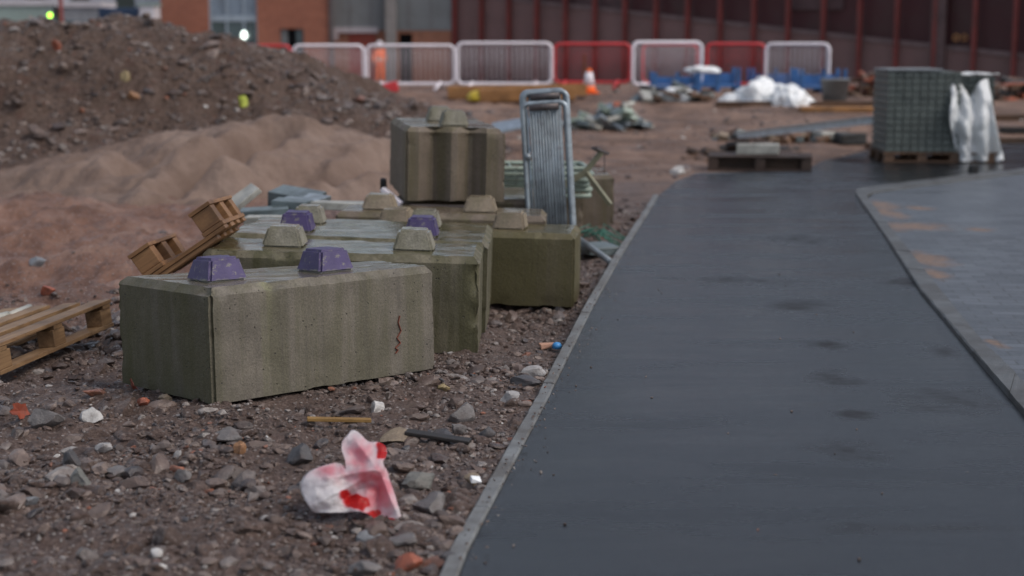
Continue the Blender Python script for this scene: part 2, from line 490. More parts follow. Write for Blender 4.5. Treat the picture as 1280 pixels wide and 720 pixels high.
def mat_film():
    a = N('soft_white_film')
    c = a.ramp(a.noise(3, 5), [(.3, (.78, .80, .80)), (.7, (.9, .9, .9))])
    a.out(c, .5, a.bump(a.noise(9, 5, .6, 1.0), .5, .03))
    tr = a.n('ShaderNodeBsdfTranslucent'); a.l(c, tr.inputs[0]); mx = a.n('ShaderNodeMixShader'); mx.inputs[0].default_value = .3
    a.l(a.b.outputs[0], mx.inputs[1]); a.l(tr.outputs[0], mx.inputs[2]); a.l(mx.outputs[0], a.t.nodes['Material Output'].inputs[0])
    return a.m
def mat_emit(name, col, st):
    a = N(name); a.b.inputs['Emission Color'].default_value = (*col, 1); a.b.inputs['Emission Strength'].default_value = st
    return a.out(col, .4)
def mat_brickwall():
    a = N('orange_brick_wall')
    sep = a.n('ShaderNodeSeparateXYZ'); a.l(a.co, sep.inputs[0])
    cb = a.n('ShaderNodeCombineXYZ'); a.l(a.math('ADD', sep.outputs[0], sep.outputs[1]), cb.inputs[0]); a.l(sep.outputs[2], cb.inputs[1])
    br = a.n('ShaderNodeTexBrick'); a.l(cb.outputs[0], br.inputs['Vector'])
    br.inputs['Color1'].default_value = (.27, .088, .050, 1); br.inputs['Color2'].default_value = (.36, .125, .072, 1)
    br.inputs['Mortar'].default_value = (.27, .15, .11, 1); br.inputs['Scale'].default_value = 1
    br.inputs['Brick Width'].default_value = .225; br.inputs['Row Height'].default_value = .075; br.inputs['Mortar Size'].default_value = .006
    c = a.mix(a.ramp(a.noise(.6, 6), [(.4, 0.0), (.7, .35)]), br.outputs[0], (.20, .075, .05))
    return a.out(c, .8, a.bump(br.outputs['Fac'], -.4, .008))

M = {}
M['film'] = mat_film()
M['ground'] = mat_ground(); M['heap'] = mat_heap(); M['sand'] = mat_sand(); M['rock'] = mat_rock(); M['rock_far'] = mat_rock('spoil_stone', 1.7)
M['asphalt'] = mat_asphalt(); M['kerb'] = mat_kerb(); M['paving'] = mat_paving(); M['kerbdark'] = mat_kerb('dark_muddy_kerb', .55)
M['blockA'] = mat_block('mossy_concrete', base=(.165, .142, .112), amt=.5, olive=(.08, .075, .034), seed=1.0, endmoss=.75)
M['blockB'] = mat_block('olive_concrete', base=(.15, .13, .085), amt=.85, olive=(.065, .06, .022), seed=4.0)
M['blockC'] = mat_block('brown_wet_concrete', base=(.115, .10, .05), amt=.9, olive=(.075, .068, .016), seed=9.0, brown=.2)
M['blockD'] = mat_block('stained_concrete', base=(.165, .13, .10), amt=.85, olive=(.10, .085, .04), seed=13.0, brown=.2)
M['studpale'] = mat_block('pale_concrete', base=(.26, .24, .195), amt=.45, seed=21.0)
M['studtan'] = mat_block('tan_concrete', base=(.29, .23, .165), amt=.35, seed=25.0)
M['purple'] = mat_purple()
M['pallet'] = mat_wood('pallet_pine', (.17, .085, .038), (.46, .29, .15), 0)
M['pallet2'] = mat_wood('orange_pallet_pine', (.15, .062, .022), (.42, .22, .09), 0)
M['palletdk'] = mat_wood('dark_wet_pallet', (.045, .026, .018), (.11, .065, .045), 0)
M['plankor'] = mat_wood('orange_timber', (.40, .18, .055), (.60, .30, .11), 0)
M['plankbr'] = mat_wood('brown_timber', (.11, .055, .03), (.20, .11, .06), 0)
M['plankdk'] = mat_wood('dark_timber', (.016, .013, .012), (.045, .036, .032), 0)
M['stick'] = mat_wood('yellow_batten', (.30, .16, .04), (.48, .28, .09), 0)
M['galv'] = weathered('galvanised_steel', (.40, .45, .49), .38, .75, .3, 9, .1, (.10, .09, .085), .5)
M['galvdull'] = weathered('dull_galvanised_steel', (.30, .34, .37), .5, .5, .35, 8, .1, (.09, .07, .06), .6)
M['galvlight'] = weathered('bright_galvanised_steel', (.48, .55, .60), .45, .3, .3, 14, .1, (.12, .10, .10), .4)
M['galvdark'] = weathered('rust_dark_steel', (.13, .11, .11), .5, .4, .3, 8, .1, (.07, .04, .03), .6)
M['whitemetal'] = weathered('white_painted_steel', (.82, .76, .80), .45, 0, .08, 4, .05, (.3, .25, .24), .3)
M['redmetal'] = weathered('red_painted_steel', (.55, .035, .04), .45, 0, .2, 4, .05)
M['whiteplas'] = weathered('white_polythene', (.85, .86, .86), .45, 0, .08, 5, .25, (.4, .38, .36), .25, 12)
M['orangehv'] = weathered('orange_fabric', (.95, .17, .03), .75, 0, .05, 6, dirt_amt=.05)
M['grey'] = weathered('grey_plastic', (.20, .21, .22), .5, 0, .2, 4)
M['bluepl'] = weathered('blue_plastic', (.04, .13, .32), .45, 0, .4, 3)
M['slate'] = weathered('slate_grey_slab', (.10, .125, .13), .4, 0, .35, 6, .3)
M['paleslab'] = weathered('pale_slab', (.36, .35, .31), .4, 0, .3, 6, .3)
M['brick'] = mat_brickwall()
M['clad'] = weathered('grey_cladding', (.165, .175, .18), .6, 0, .12, .6)
M['column'] = weathered('concrete_column', (.24, .22, .21), .7, 0, .12, .8)
M['maroon'] = weathered('dark_maroon_cladding', (.060, .013, .016), .55, 0, .3, .25)
M['brownclad'] = weathered('brown_mesh_cladding', (.20, .115, .108), .65, 0, .18, .3)
M['redpost'] = weathered('red_steel_post', (.17, .030, .026), .5, 0, .3, 1.2)
M['reddoor'] = weathered('red_door_paint', (.30, .045, .025), .5, 0, .15, 2)
M['black'] = weathered('black_door_and_dark_inside', (.006, .006, .007), .6, 0, .1, 2, .05, dirt_amt=0)
M['black'].node_tree.nodes['Principled BSDF'].inputs['Specular IOR Level'].default_value = .08
M['lintel'] = weathered('pale_lintel', (.42, .38, .40), .6, 0, .1, 2)
M['bluepanel'] = weathered('blue_grey_panel', (.20, .25, .31), .35, 0, .15, 1.2)
M['glass'] = weathered('dark_glass', (.07, .095, .105), .12, 0, .4, .8, .02, dirt_amt=.1)
M['frame'] = weathered('pale_window_frame', (.32, .38, .44), .4, 0, .1, 2)
M['cabin'] = weathered('pale_green_cabin', (.30, .38, .35), .5, 0, .15, .7)
M['cabinw'] = weathered('white_cabin_trim', (.6, .57, .6), .5, 0, .1, 1)
M['navy'] = weathered('navy_container', (.018, .04, .09), .5, 0, .3, .8)
M['skin'] = weathered('skin', (.42, .24, .17), .6, 0, .05, 4, dirt_amt=0)
M['reflect'] = weathered('silver_reflective_band', (.6, .6, .55), .4, 0, .05, 4, dirt_amt=0)
M['rubber'] = weathered('black_rubber', (.02, .02, .02), .7, 0, .1, 4)
M['yellow'] = weathered('yellow_plastic', (.62, .45, .04), .45, 0, .1, 4)
M['tealpaint'] = weathered('faded_green_painted_steel', (.30, .36, .30), .5, .1, .25, 8, .1, (.10, .08, .06), .55)
M['olivetube'] = weathered('muddy_painted_tube', (.21, .20, .13), .5, .1, .25, 8, .1, (.10, .08, .06), .55)
M['netting'] = weathered('green_netting', (.045, .16, .12), .7, 0, .3, 10)
M['leaf'] = weathered('rust_red_leaf', (.22, .045, .022), .5, 0, .35, 20)
M['pack'] = weathered('grey_green_paver', (.095, .11, .10), .5, 0, .25, 4, .3, (.04, .04, .035), .4)

# ---------------------------------------------------------------- ground
def grid_mesh(name, X, Y, Z, mat, smooth=True):
    nr, nc = X.shape
    v = np.stack([X, Y, Z], -1).reshape(-1, 3).astype(np.float32)
    i = np.arange(nr - 1)[:, None] * nc + np.arange(nc - 1)[None, :]
    f = np.stack([i, i + 1, i + nc + 1, i + nc], -1).reshape(-1, 4).astype(np.int32)
    me = bpy.data.meshes.new(name)
    me.vertices.add(len(v)); me.vertices.foreach_set('co', v.ravel())
    me.loops.add(f.size); me.loops.foreach_set('vertex_index', f.ravel())
    me.polygons.add(len(f)); me.polygons.foreach_set('loop_start', np.arange(0, f.size, 4, dtype=np.int32))
    me.polygons.foreach_set('use_smooth', np.full(len(f), smooth))
    me.update(); me.validate()
    return link(name, me, mat)
ang = np.concatenate([np.linspace(-180, -32, 60)[:-1], np.linspace(-32, 28, 720), np.linspace(28, 180, 60)[1:]])
rad = np.concatenate([[0.02, 1.0, 2.0], np.geomspace(3.0, 60, 620), np.geomspace(62, 3000, 30)])
A_, R_ = np.meshgrid(np.radians(ang), rad)
GX = R_ * np.sin(A_); GY = R_ * np.cos(A_)
tag(grid_mesh('ground', GX, GY, gh(GX, GY), M['ground']), kind='structure')

# asphalt path and paving, built as sheets
def sheet(name, pts, mat, z):
    bm = bmesh.new()
    f = bm.faces.new([bm.verts.new((p[0], p[1], z)) for p in pts])
    bmesh.ops.recalc_face_normals(bm, faces=bm.faces)
    if f.normal.z < 0: bmesh.ops.reverse_faces(bm, faces=bm.faces)
    me = bpy.data.meshes.new(name); bm.to_mesh(me); bm.free()
    return link(name, me, mat)
KRL = [P(1340, 594), P(1280, 520), P(1212, 440), P(1179, 400), P(1150, 366), P(1103, 293), P(1074, 251), P(1069, 243.5)]   # path side of right kerb
KRR = [P(1340, 555), P(1280, 485), P(1236, 440), P(1204, 402), P(1177, 368), P(1119, 295), P(1089, 256), P(1084, 250)]   # paving side
KTL = [P(1070, 240), P(1078, 237.5), P(1150, 228), P(1280, 213), P(1400, 200)]
KTR = [P(1085, 246), P(1093, 243), P(1150, 234.5), P(1280, 218.5), P(1400, 205)]
d = (KRL[0] - KRL[1]).normalized()
k0 = KRL[0] + d * 4; k0r = KRR[0] + d * 4
path_pts = KL + FAR + [KTL[-1] + Vector((14, -2, 0))] + KTL[::-1][:-1] + KRL[::-1] + [k0]
tag(sheet('path', path_pts, M['asphalt'], 0.0), kind='structure')
pav = KRR[::-1] + [k0r, Vector((20, -3, 0)), KTR[-1] + Vector((14, -2, 0))] + KTR[::-1][:-1]
tag(sheet('pavement', pav, M['paving'], 0.012), kind='structure')

def kerb_strip(name, inner, outer, z0, z1, mat):
    bm = bmesh.new()
    # resample and roughen
    def res(pts, n):
        pts = [Vector(p) for p in pts]; L = [0]
        for a, b in zip(pts, pts[1:]): L.append(L[-1] + (b - a).length)
        out = []
        for k in range(n):
            t = L[-1] * k / (n - 1); i = 0
            while i < len(L) - 2 and L[i + 1] < t: i += 1
            u = (t - L[i]) / max(1e-6, L[i + 1] - L[i]); out.append(pts[i].lerp(pts[i + 1], u))
        return out, L[-1]
    _, L = res(inner, 2); n = max(8, int(L / .06))
    a, b = [], []
    for i in range(len(inner) - 1):
        k_ = max(1, int((inner[i + 1] - inner[i]).length / .06))
        for q in range(k_): a.append(inner[i].lerp(inner[i + 1], q / k_)); b.append(outer[i].lerp(outer[i + 1], q / k_))
    a.append(Vector(inner[-1])); b.append(Vector(outer[-1])); n = len(a)
    aa, bb_, brk, hz_ = [], [], set(), []
    acc = 0; nxt = .6; lev = 0
    for i in range(n):
        if i and acc + (a[i] - a[i - 1]).length > nxt:
            l_ = (a[i] - a[i - 1]).length; t = max(.05, min(.9, (nxt - acc) / l_)); e_ = .003 / l_
            for q in (t - e_, t + e_):
                aa.append(a[i - 1].lerp(a[i], q)); bb_.append(b[i - 1].lerp(b[i], q)); hz_.append(lev)
                if q < t: brk.add(len(aa) - 1); lev = random.uniform(-.003, .003)
            nxt += .915
        if i: acc += (a[i] - a[i - 1]).length
        aa.append(a[i]); bb_.append(b[i]); hz_.append(lev)
    a, b = aa, bb_; n = len(a)
    ring = []
    for i in range(n):
        nz = noise.noise(a[i] * 6) * .003 + hz_[i] - .007 * max(0, noise.noise(a[i] * 5 + Vector((3, 1, 0))) - .35) * 1.2
        bev = .006 + .006 * max(0, noise.noise(b[i] * 9))
        p, q = a[i], b[i]; t = (q - p).normalized() * bev
        pts = [(p.x, p.y, z0), (p.x, p.y, z1 - bev + nz), (p.x + t.x, p.y + t.y, z1 + nz), (q.x - t.x, q.y - t.y, z1 + nz), (q.x, q.y, z1 - bev + nz), (q.x, q.y, z0)]
        ring.append([bm.verts.new(v) for v in pts])
    for ii, (r1, r2) in enumerate(zip(ring, ring[1:])):
        if ii in brk:
            bm.faces.new(r1); bm.faces.new(r2[::-1]); continue
        for k in range(5): bm.faces.new((r1[k], r1[k + 1], r2[k + 1], r2[k]))
    bmesh.ops.recalc_face_normals(bm, faces=bm.faces)
    me = bpy.data.meshes.new(name); bm.to_mesh(me); bm.free()
    return link(name, me, mat)
def off(pts, w):
    out = []
    for i, p in enumerate(pts):
        t = (pts[min(i + 1, len(pts) - 1)] - pts[max(i - 1, 0)]).normalized()
        out.append(p + Vector((-t.y, t.x, 0)) * w)
    return out
tag(kerb_strip('kerb', [p + Vector((.002, 0, 0)) for p in KL], off(KL, .052), -.12, .014, M['kerb']), 'thin concrete edging kerb along the left edge of the wet asphalt path, against rubble', 'kerb')
tag(kerb_strip('kerb', [k0] + KRL + KTL, [k0r] + KRR + KTR, -.12, .03, M['kerbdark']), 'wider concrete kerb curving round between the asphalt path and the grey block paving on the right', 'kerb')

# spoil mound and sand heap (height fields)
def patch(name, x0, x1, y0, y1, n, hf, mat):
    X, Y = np.meshgrid(np.linspace(x0, x1, n), np.linspace(y0, y1, int(n * .8)))
    return grid_mesh(name, X, Y, hf(X, Y), mat)
def mound_h(X, Y):
    rx = [-40, -14, -10, -7.4, -5.2, -4.5, -4.0, -3.3, -2.75, -2.2, -1.7, -1.2, -.6, 0.2]
    rz = [1.3, 1.5, 1.68, 1.70, 1.68, 1.60, 1.46, 1.24, 1.02, .78, .64, .52, .36, -.1]
    r = np.interp(X, rx, rz)
    yy = Y + 0.5 * fbm(X, Y, .6, 3, 6.0)
    f = sstep(16.4, 21.8, yy); f = f + .06 * np.sin(yy * 2.6) * f * (1 - f) * 4
    bk = 1 - sstep(23.5, 29, Y)
    z = (r + .25) * f * bk - .25
    k = np.clip(z + .25, 0, 1)
    return z + k * (.26 * fbm(X, Y, 1.3, 5, 9.0) + .16 * fbm(X, Y, 5, 4, 2.0) * (.6 + fbm(X, Y, .9, 2, 7.0)) + .05 * fbm(X, Y, 14, 3, 5.0))
tag(patch('earth_mound', -16, .6, 15.5, 29.5, 560, mound_h, M['heap']), kind='structure')
SGR = [(-3.35, 14.9, -2.6, 16.7, .20, .16), (-3.6, 14.2, -2.95, 14.9, .16, .14), (-2.0, 15.6, -2.7, 14.8, .17, .20), (-4.6, 14.9, -4.1, 14.4, .16, .22), (-1.75, 15.4, -1.3, 16.6, .14, .14), (-5.0, 13.9, -4.4, 13.6, .12, .2), (-3.9, 15.9, -3.5, 16.4, .13, .2), (-2.3, 14.0, -1.5, 13.7, .12, .16)]
def sand_h(X, Y):
    rx = [-9, -6.6, -5.8, -5.0, -4.3, -3.7, -3.25, -2.7, -2.2, -1.5, -.9, -.3, .3]
    rz = [-.3, -.1, .06, .24, .40, .54, .61, .60, .56, .42, .26, .05, -.3]
    r = np.interp(X, rx, rz)
    yy = Y + .35 * fbm(X, Y, .5, 2, 12.0)
    f = sstep(12.8, 17.6, yy) * (1 - sstep(18.0, 21, yy))
    z = (r + .35) * f - .35
    w = X * .75 + Y * 1.0
    gro = -np.abs(np.sin(w * 1.3 + 2.2 * fbm(X, Y, .55, 2, 3.0))) ** 7 * .30 * sstep(-.1, .3, fbm(X, Y, .8, 2, 21.0))
    gro2 = .22 * fbm(X * .8 + Y * .5, Y * 1.3, .9, 3, 1.0)
    dig = 0
    for (ax, ay, bx_, by_, dp, wd) in SGR:
        t = np.clip(((X - ax) * (bx_ - ax) + (Y - ay) * (by_ - ay)) / ((bx_ - ax) ** 2 + (by_ - ay) ** 2), 0, 1)
        q = np.hypot(X - ax - t * (bx_ - ax), Y - ay - t * (by_ - ay)) + .10 * fbm(X, Y, 2.2, 3, 6.0)
        dig = dig - dp * np.exp(-(q / wd) ** 2) + dp * .45 * np.exp(-((q - wd * 2.1) / wd) ** 2)
    z = z + dig
    return z + np.clip((z + .3) * 2, 0, 1) * (gro + gro2 + .07 * fbm(X, Y, 3, 3, 2.0)) + .03 * fbm(X, Y, 9, 2, 1.0)
tag(patch('sand_heap', -8.6, .2, 12.2, 20.2, 620, sand_h, M['sand']), 'low heap of damp brown building sand in front of the dark spoil mound', 'sand heap')

# ---------------------------------------------------------------- stones
def rock_templates(n, sub, seed, flat=.75):
    out = []
    rr = random.Random(seed)
    for i in range(n):
        bm = bmesh.new(); bmesh.ops.create_icosphere(bm, subdivisions=sub, radius=1)
        # cut a few facets for crushed shapes
        planes = [(Vector((rr.gauss(0, 1), rr.gauss(0, 1), rr.gauss(0, 1))).normalized(), rr.uniform(.45, .85)) for _ in range(9)]
        o = Vector((rr.random() * 50, rr.random() * 50, 0))
        for v in bm.verts:
            p = v.co.copy()
            for nn, dd in planes:
                e = p.dot(nn) - dd
                if e > 0: p -= nn * e
            p *= 1 + .22 * noise.noise(v.co * 1.3 + o)
            v.co = Vector((p.x, p.y * rr.uniform(.97, 1.03), p.z * flat))
        vs = np.array([v.co[:] for v in bm.verts]); fs = np.array([[v.index for v in f.verts] for f in bm.faces])
        bm.free(); out.append((vs, fs))
    return out
def scatter(name, pts, rad_, tmpl, mat, sink=.3, seed=0, smooth=False):
    r = np.random.default_rng(seed); V = []; Fc = []; n = 0
    which = r.integers(0, len(tmpl), len(pts))
    for k, (tv, tf) in enumerate(tmpl):
        idx = np.nonzero(which == k)[0]
        if not len(idx): continue
        m = len(idx); a = r.random(m) * 6.283; c, s = np.cos(a), np.sin(a)
        sc = rad_[idx]; sx = sc * r.uniform(.8, 1.35, m); sy = sc * r.uniform(.65, 1.0, m); sz = sc * r.uniform(.5, .95, m)
        x = tv[None, :, 0] * sx[:, None]; y = tv[None, :, 1] * sy[:, None]; z = tv[None, :, 2] * sz[:, None]
        tl = r.normal(0, .3, m)[:, None]; x, z = x * np.cos(tl) - z * np.sin(tl), x * np.sin(tl) + z * np.cos(tl)
        X = x * c[:, None] - y * s[:, None] + pts[idx, 0][:, None]
        Y = x * s[:, None] + y * c[:, None] + pts[idx, 1][:, None]
        Z = z + (pts[idx, 2] + sz * (.55 - sink))[:, None]
        V.append(np.stack([X, Y, Z], -1).reshape(-1, 3))
        Fc.append((tf[None] + (np.arange(m) * len(tv))[:, None, None] + n).reshape(-1, 3)); n += m * len(tv)
    v = np.concatenate(V).astype(np.float32); f = np.concatenate(Fc).astype(np.int32)
    me = bpy.data.meshes.new(name)
    me.vertices.add(len(v)); me.vertices.foreach_set('co', v.ravel())
    me.loops.add(f.size); me.loops.foreach_set('vertex_index', f.ravel())
    me.polygons.add(len(f)); me.polygons.foreach_set('loop_start', np.arange(0, f.size, 3, dtype=np.int32))
    me.polygons.foreach_set('use_smooth', np.full(len(f), smooth))
    me.update(); me.validate()
    return link(name, me, mat)
T0 = rock_templates(14, 1, 1); T1 = rock_templates(14, 2, 5); T2 = rock_templates(10, 3, 9)
def sample(n, x0, y0, y1, seed, dens):
    r = np.random.default_rng(seed)
    # more samples close to the camera
    y = y0 * (y1 / y0) ** r.random(n)
    xr = kerb_x(y) - .06
    xl = np.maximum(-.36 * y - .3, x0)
    x = xl + (xr - xl) * r.random(n)
    keep = r.random(n) < dens(x, y)
    x, y = x[keep], y[keep]
    return np.stack([x, y, gh(x, y)], -1)
def dens(x, y):
    k = kerb_x(y) - x
    d_ = .55 + .45 * sstep(1.2, .1, k)                      # strip along the kerb
    clump = sstep(-.25, .35, fbm(x, y, 1.6, 3, 31.0))
    mud = sstep(-1.9, -2.5, x) * sstep(8.2, 9.4, y)
    near = 1 - sstep(8.5, 11, y) * sstep(.7, 1.4, k)
    return np.clip(d_ * (.25 + .75 * clump) * (1 - .93 * mud) * (.12 + .88 * near), 0, 1)
pts = sample(42000, -4.2, 3.9, 15, 1, dens)
tag(scatter('grit', pts, rng.uniform(.004, .011, len(pts)) * (1 + .05 * pts[:, 1]), T0, M['rock'], .35, 2), 'loose fine grit and chippings covering the earth beside the path', 'grit', kind='stuff')
pts = sample(26000, -4.2, 3.9, 15, 3, dens)
pw = np.random.default_rng(4).pareto(2.6, len(pts))
tag(scatter('gravel', pts, np.clip(.011 * (1 + pw), .011, .055), T1, M['rock'], .38, 5), 'crushed stone and hardcore rubble strewn over the earth beside the path', 'gravel', kind='stuff')
# bigger lumps on and around the mound
r_ = np.random.default_rng(8); n = 7000
mx = r_.uniform(-8.5, .3, n); my = r_.uniform(16.2, 23.3, n); mz = mound_h(mx, my)
sz_ = sand_h(mx, my)
kp = (mz > gh(mx, my)) & (mz > sz_ + .03)
mp = np.stack([mx, my, mz], -1)[kp]
tag(scatter('spoil_rubble', mp, np.clip(.022 * (1 + r_.pareto(2.6, len(mp))), .02, .12), T1, M['rock_far'], .35, 9), 'broken stone and brick scattered over the spoil mound', 'rubble', kind='stuff')
n = 2600; mx = r_.uniform(-1.5, 9, n); my = r_.uniform(15, 36, n); sd = reg_sd(mx, my); kp = (sd > .12) & (r_.random(n) < .15 + .85 * sstep(-.1, .3, fbm(mx, my, .6, 2, 4.0)))
mp = np.stack([mx, my, gh(mx, my)], -1)[kp]
tag(scatter('rubble', mp, np.clip(.02 * (1 + r_.pareto(2.4, len(mp))), .02, .11), T1, M['rock_far'], .35, 10), 'loose stones scattered over the open earth beyond the path', 'rubble', kind='stuff')
n = 1400; mx = r_.uniform(-3.1, -1.55, n); my = r_.uniform(7.4, 9.8, n); kp = r_.random(n) < np.exp(-((mx + 2.1 - .35 * (my - 8.4)) ** 2) / .16)
mp = np.stack([mx, my, gh(mx, my)], -1)[kp]
tag(scatter('hardcore', mp, np.clip(.022 * (1 + r_.pareto(2.8, len(mp))), .02, .07), T1, M['rock'], .15, 12), 'band of coarse grey hardcore stones beside the leaning pallet', 'hardcore', kind='stuff')

n = 5200
pts = sample(n, -4.2, 4.0, 14, 33, dens)
tag(scatter('earth_clods', pts, np.clip(.014 * (1 + np.random.default_rng(5).pareto(2.0, len(pts))), .014, .075), T2[:6], M['ground'], .62, 15, True), 'lumps of dark damp earth among the gravel', 'earth', kind='stuff')
SM = {'grey': mat_stone('grey_stone', (.16, .145, .14)), 'dark': mat_stone('dark_stone', (.07, .065, .068)), 'pale': mat_stone('pale_stone', (.34, .32, .31)),
      'white': mat_stone('white_stone', (.50, .48, .46), .2), 'tan': mat_stone('tan_stone', (.25, .19, .13)), 'orange': mat_stone('orange_stone', (.32, .16, .075)),
      'brick': mat_stone('brick_fragment', (.30, .085, .045)), 'green': mat_stone('greenish_stone', (.155, .15, .135)), 'blue': mat_stone('bluish_stone', (.19, .195, .205)),
      'yellow': mat_stone('yellow_stone', (.34, .26, .13)), 'lime': mat_stone('lime_scrap', (.45, .5, .06))}
def stone(px, py, w, h, kind, label, seed, name='stone', zoff=None, ground=None):
    p = G(px, py + h * .35) if ground is None else ground
    s = p.y / F * w / 2
    tv, tf = T2[seed % len(T2)]
    a = seed * 1.7; c, s_ = math.cos(a), math.sin(a)
    v = []
    hh = p.y / F * h * .62
    R0 = Matrix.Rotation(a, 3, 'X') @ Matrix.Rotation(seed * 2.1, 3, 'Z')
    q = [R0 @ Vector(t) for t in tv]
    mxx = max(abs(t.x) for t in q); mxz = max(abs(t.z) for t in q); mxy = max(abs(t.y) for t in q)
    for t in q:
        nz = 1 + .10 * noise.noise(t * 4 + Vector((seed, 0, 0)))
        v.append((t.x / mxx * s * nz, t.y / mxy * s * .8 * nz, t.z / mxz * hh * nz))
    me = bpy.data.meshes.new(name); me.from_pydata(v, [], tf.tolist()); me.polygons.foreach_set('use_smooth', [True] * len(tf)); me.set_sharp_from_angle(angle=R(28))
    o = link(name, me, SM[kind], loc=(p.x, p.y, p.z + hh * .45))
    return tag(o, label, 'brick fragment' if 'brick' in name else 'stone')
for i, (px, py, w, h, kind, lab, nm) in enumerate([
    (60, 527, 46, 30, 'grey', 'large rounded grey stone near the left edge, right of the red leaf', 'stone'),
    (115, 520, 32, 20, 'white', 'bright white angular stone right of the large grey stone at left', 'stone'),
    (128, 561, 27, 17, 'pale', 'pale pinkish flat stone below the bright white stone', 'stone'),
    (97, 600, 36, 22, 'green', 'greenish grey stone in the left foreground below the pale flat stone', 'stone'),
    (92, 578, 26, 26, 'dark', 'dark upright stone just above the greenish grey stone', 'stone'),
    (146, 595, 44, 14, 'grey', 'long flat grey stone right of the greenish grey stone', 'stone'),
    (35, 632, 30, 13, 'blue', 'bluish grey flat stone at the lower left edge', 'stone'),
    (230, 606, 24, 17, 'grey', 'small light grey stone midway between the greenish stone and the crumpled bag', 'stone'),
    (300, 563, 18, 19, 'orange', 'orange tan stone standing alone left of the crumpled bag', 'stone'),
    (290, 546, 60, 16, 'grey', 'long grey slab of stone above the orange tan stone', 'stone'),
    (375, 573, 34, 26, 'dark', 'dark brown lump of earth and stone just above left of the crumpled bag', 'stone'),
    (178, 505, 19, 12, 'brick', 'small orange red brick fragment in front of the left end of the front concrete block', 'brick_fragment'),
    (206, 499, 18, 12, 'tan', 'tan pebble touching the left end of the front concrete block', 'stone'),
    (296, 497, 24, 15, 'tan', 'brownish stone against the base corner of the front concrete block', 'stone'),
    (490, 545, 50, 19, 'tan', 'long tan grey stone beside the torn top of the crumpled bag', 'stone'),
    (556, 487, 20, 11, 'yellow', 'yellowish pebble below the right end of the front concrete block', 'stone'),
    (576, 520, 38, 26, 'grey', 'squarish grey stone above the dark plank offcut', 'stone'),
    (572, 540, 24, 16, 'grey', 'small grey stone tucked under the squarish grey stone', 'stone'),
    (638, 498, 26, 16, 'pale', 'pale stone between the gravel and the kerb, above the dark plank offcut', 'stone'),
    (665, 467, 36, 15, 'pale', 'pale flat slab of stone right beside the kerb', 'stone'),
    (655, 476, 44, 12, 'dark', 'dark flat stone just under the pale flat slab by the kerb', 'stone'),
    (608, 545, 24, 18, 'dark', 'dark angular stone at the right end of the dark plank offcut', 'stone'),
    (525, 604, 52, 27, 'green', 'large smooth grey stone right of the crumpled bag', 'stone'),
    (540, 634, 54, 30, 'grey', 'large rough grey stone below the smooth one right of the crumpled bag', 'stone'),
    (592, 602, 26, 20, 'tan', 'tan stone close to the kerb right of the large smooth grey stone', 'stone'),
    (460, 672, 36, 14, 'blue', 'slate blue flat stone just below the crumpled bag', 'stone'),
    (505, 680, 40, 22, 'grey', 'blurred grey stone at the bottom of the picture above the orange brick', 'stone'),
    (508, 706, 42, 26, 'brick', 'orange brick fragment at the bottom edge near the kerb', 'brick_fragment'),
    (455, 712, 46, 24, 'grey', 'blurred grey stone at the bottom edge left of the orange brick', 'stone'),
    (560, 702, 30, 26, 'dark', 'dark brown stone at the bottom edge against the kerb', 'stone'),
    (60, 365, 18, 12, 'brick', 'small orange brick fragment on the red mud at left', 'brick_fragment'),
    (48, 327, 26, 12, 'blue', 'pale grey stone lying on the red mud at far left', 'stone'),
    (845, 213, 24, 13, 'white', 'white lump at the ragged far edge of the asphalt', 'stone')]):
    stone(px, py, w, h, kind, lab, i + 3, nm)
def mound_pt(px, py):
    a = (px - 640) / F; b = (360 - py) / F
    d = Vector((a, _c + b * _s, -_s + b * _c)); Ys = np.arange(14, 26, .05)
    X = a * Ys / d.y; Z = CH + d.z * Ys / d.y
    hit = np.nonzero(Z < np.maximum(mound_h(X, Ys), sand_h(X, Ys)))[0]
    Y = Ys[hit[0]] if len(hit) else 22
    p = Vector((0, 0, CH)) + d * (Y / d.y); return p
for i, (px, py, w, h, k, lab, nm) in enumerate([(71, 58, 13, 12, 'brick', 'orange brick lump near the crest of the spoil mound at left', 'brick_fragment'), (157, 101, 12, 22, 'yellow', 'upright straw coloured stone on the face of the spoil mound', 'stone'), (168, 120, 18, 10, 'orange', 'orange fragment just below the upright straw coloured stone on the mound', 'brick_fragment'), (303, 130, 15, 14, 'lime', 'bright lime green scrap on the lower right face of the spoil mound', 'scrap')]):
    o = stone(px, py, w, h, k, lab, i + 40, nm, ground=mound_pt(px, py + 2))
    if nm == 'scrap': o['category'] = 'scrap'

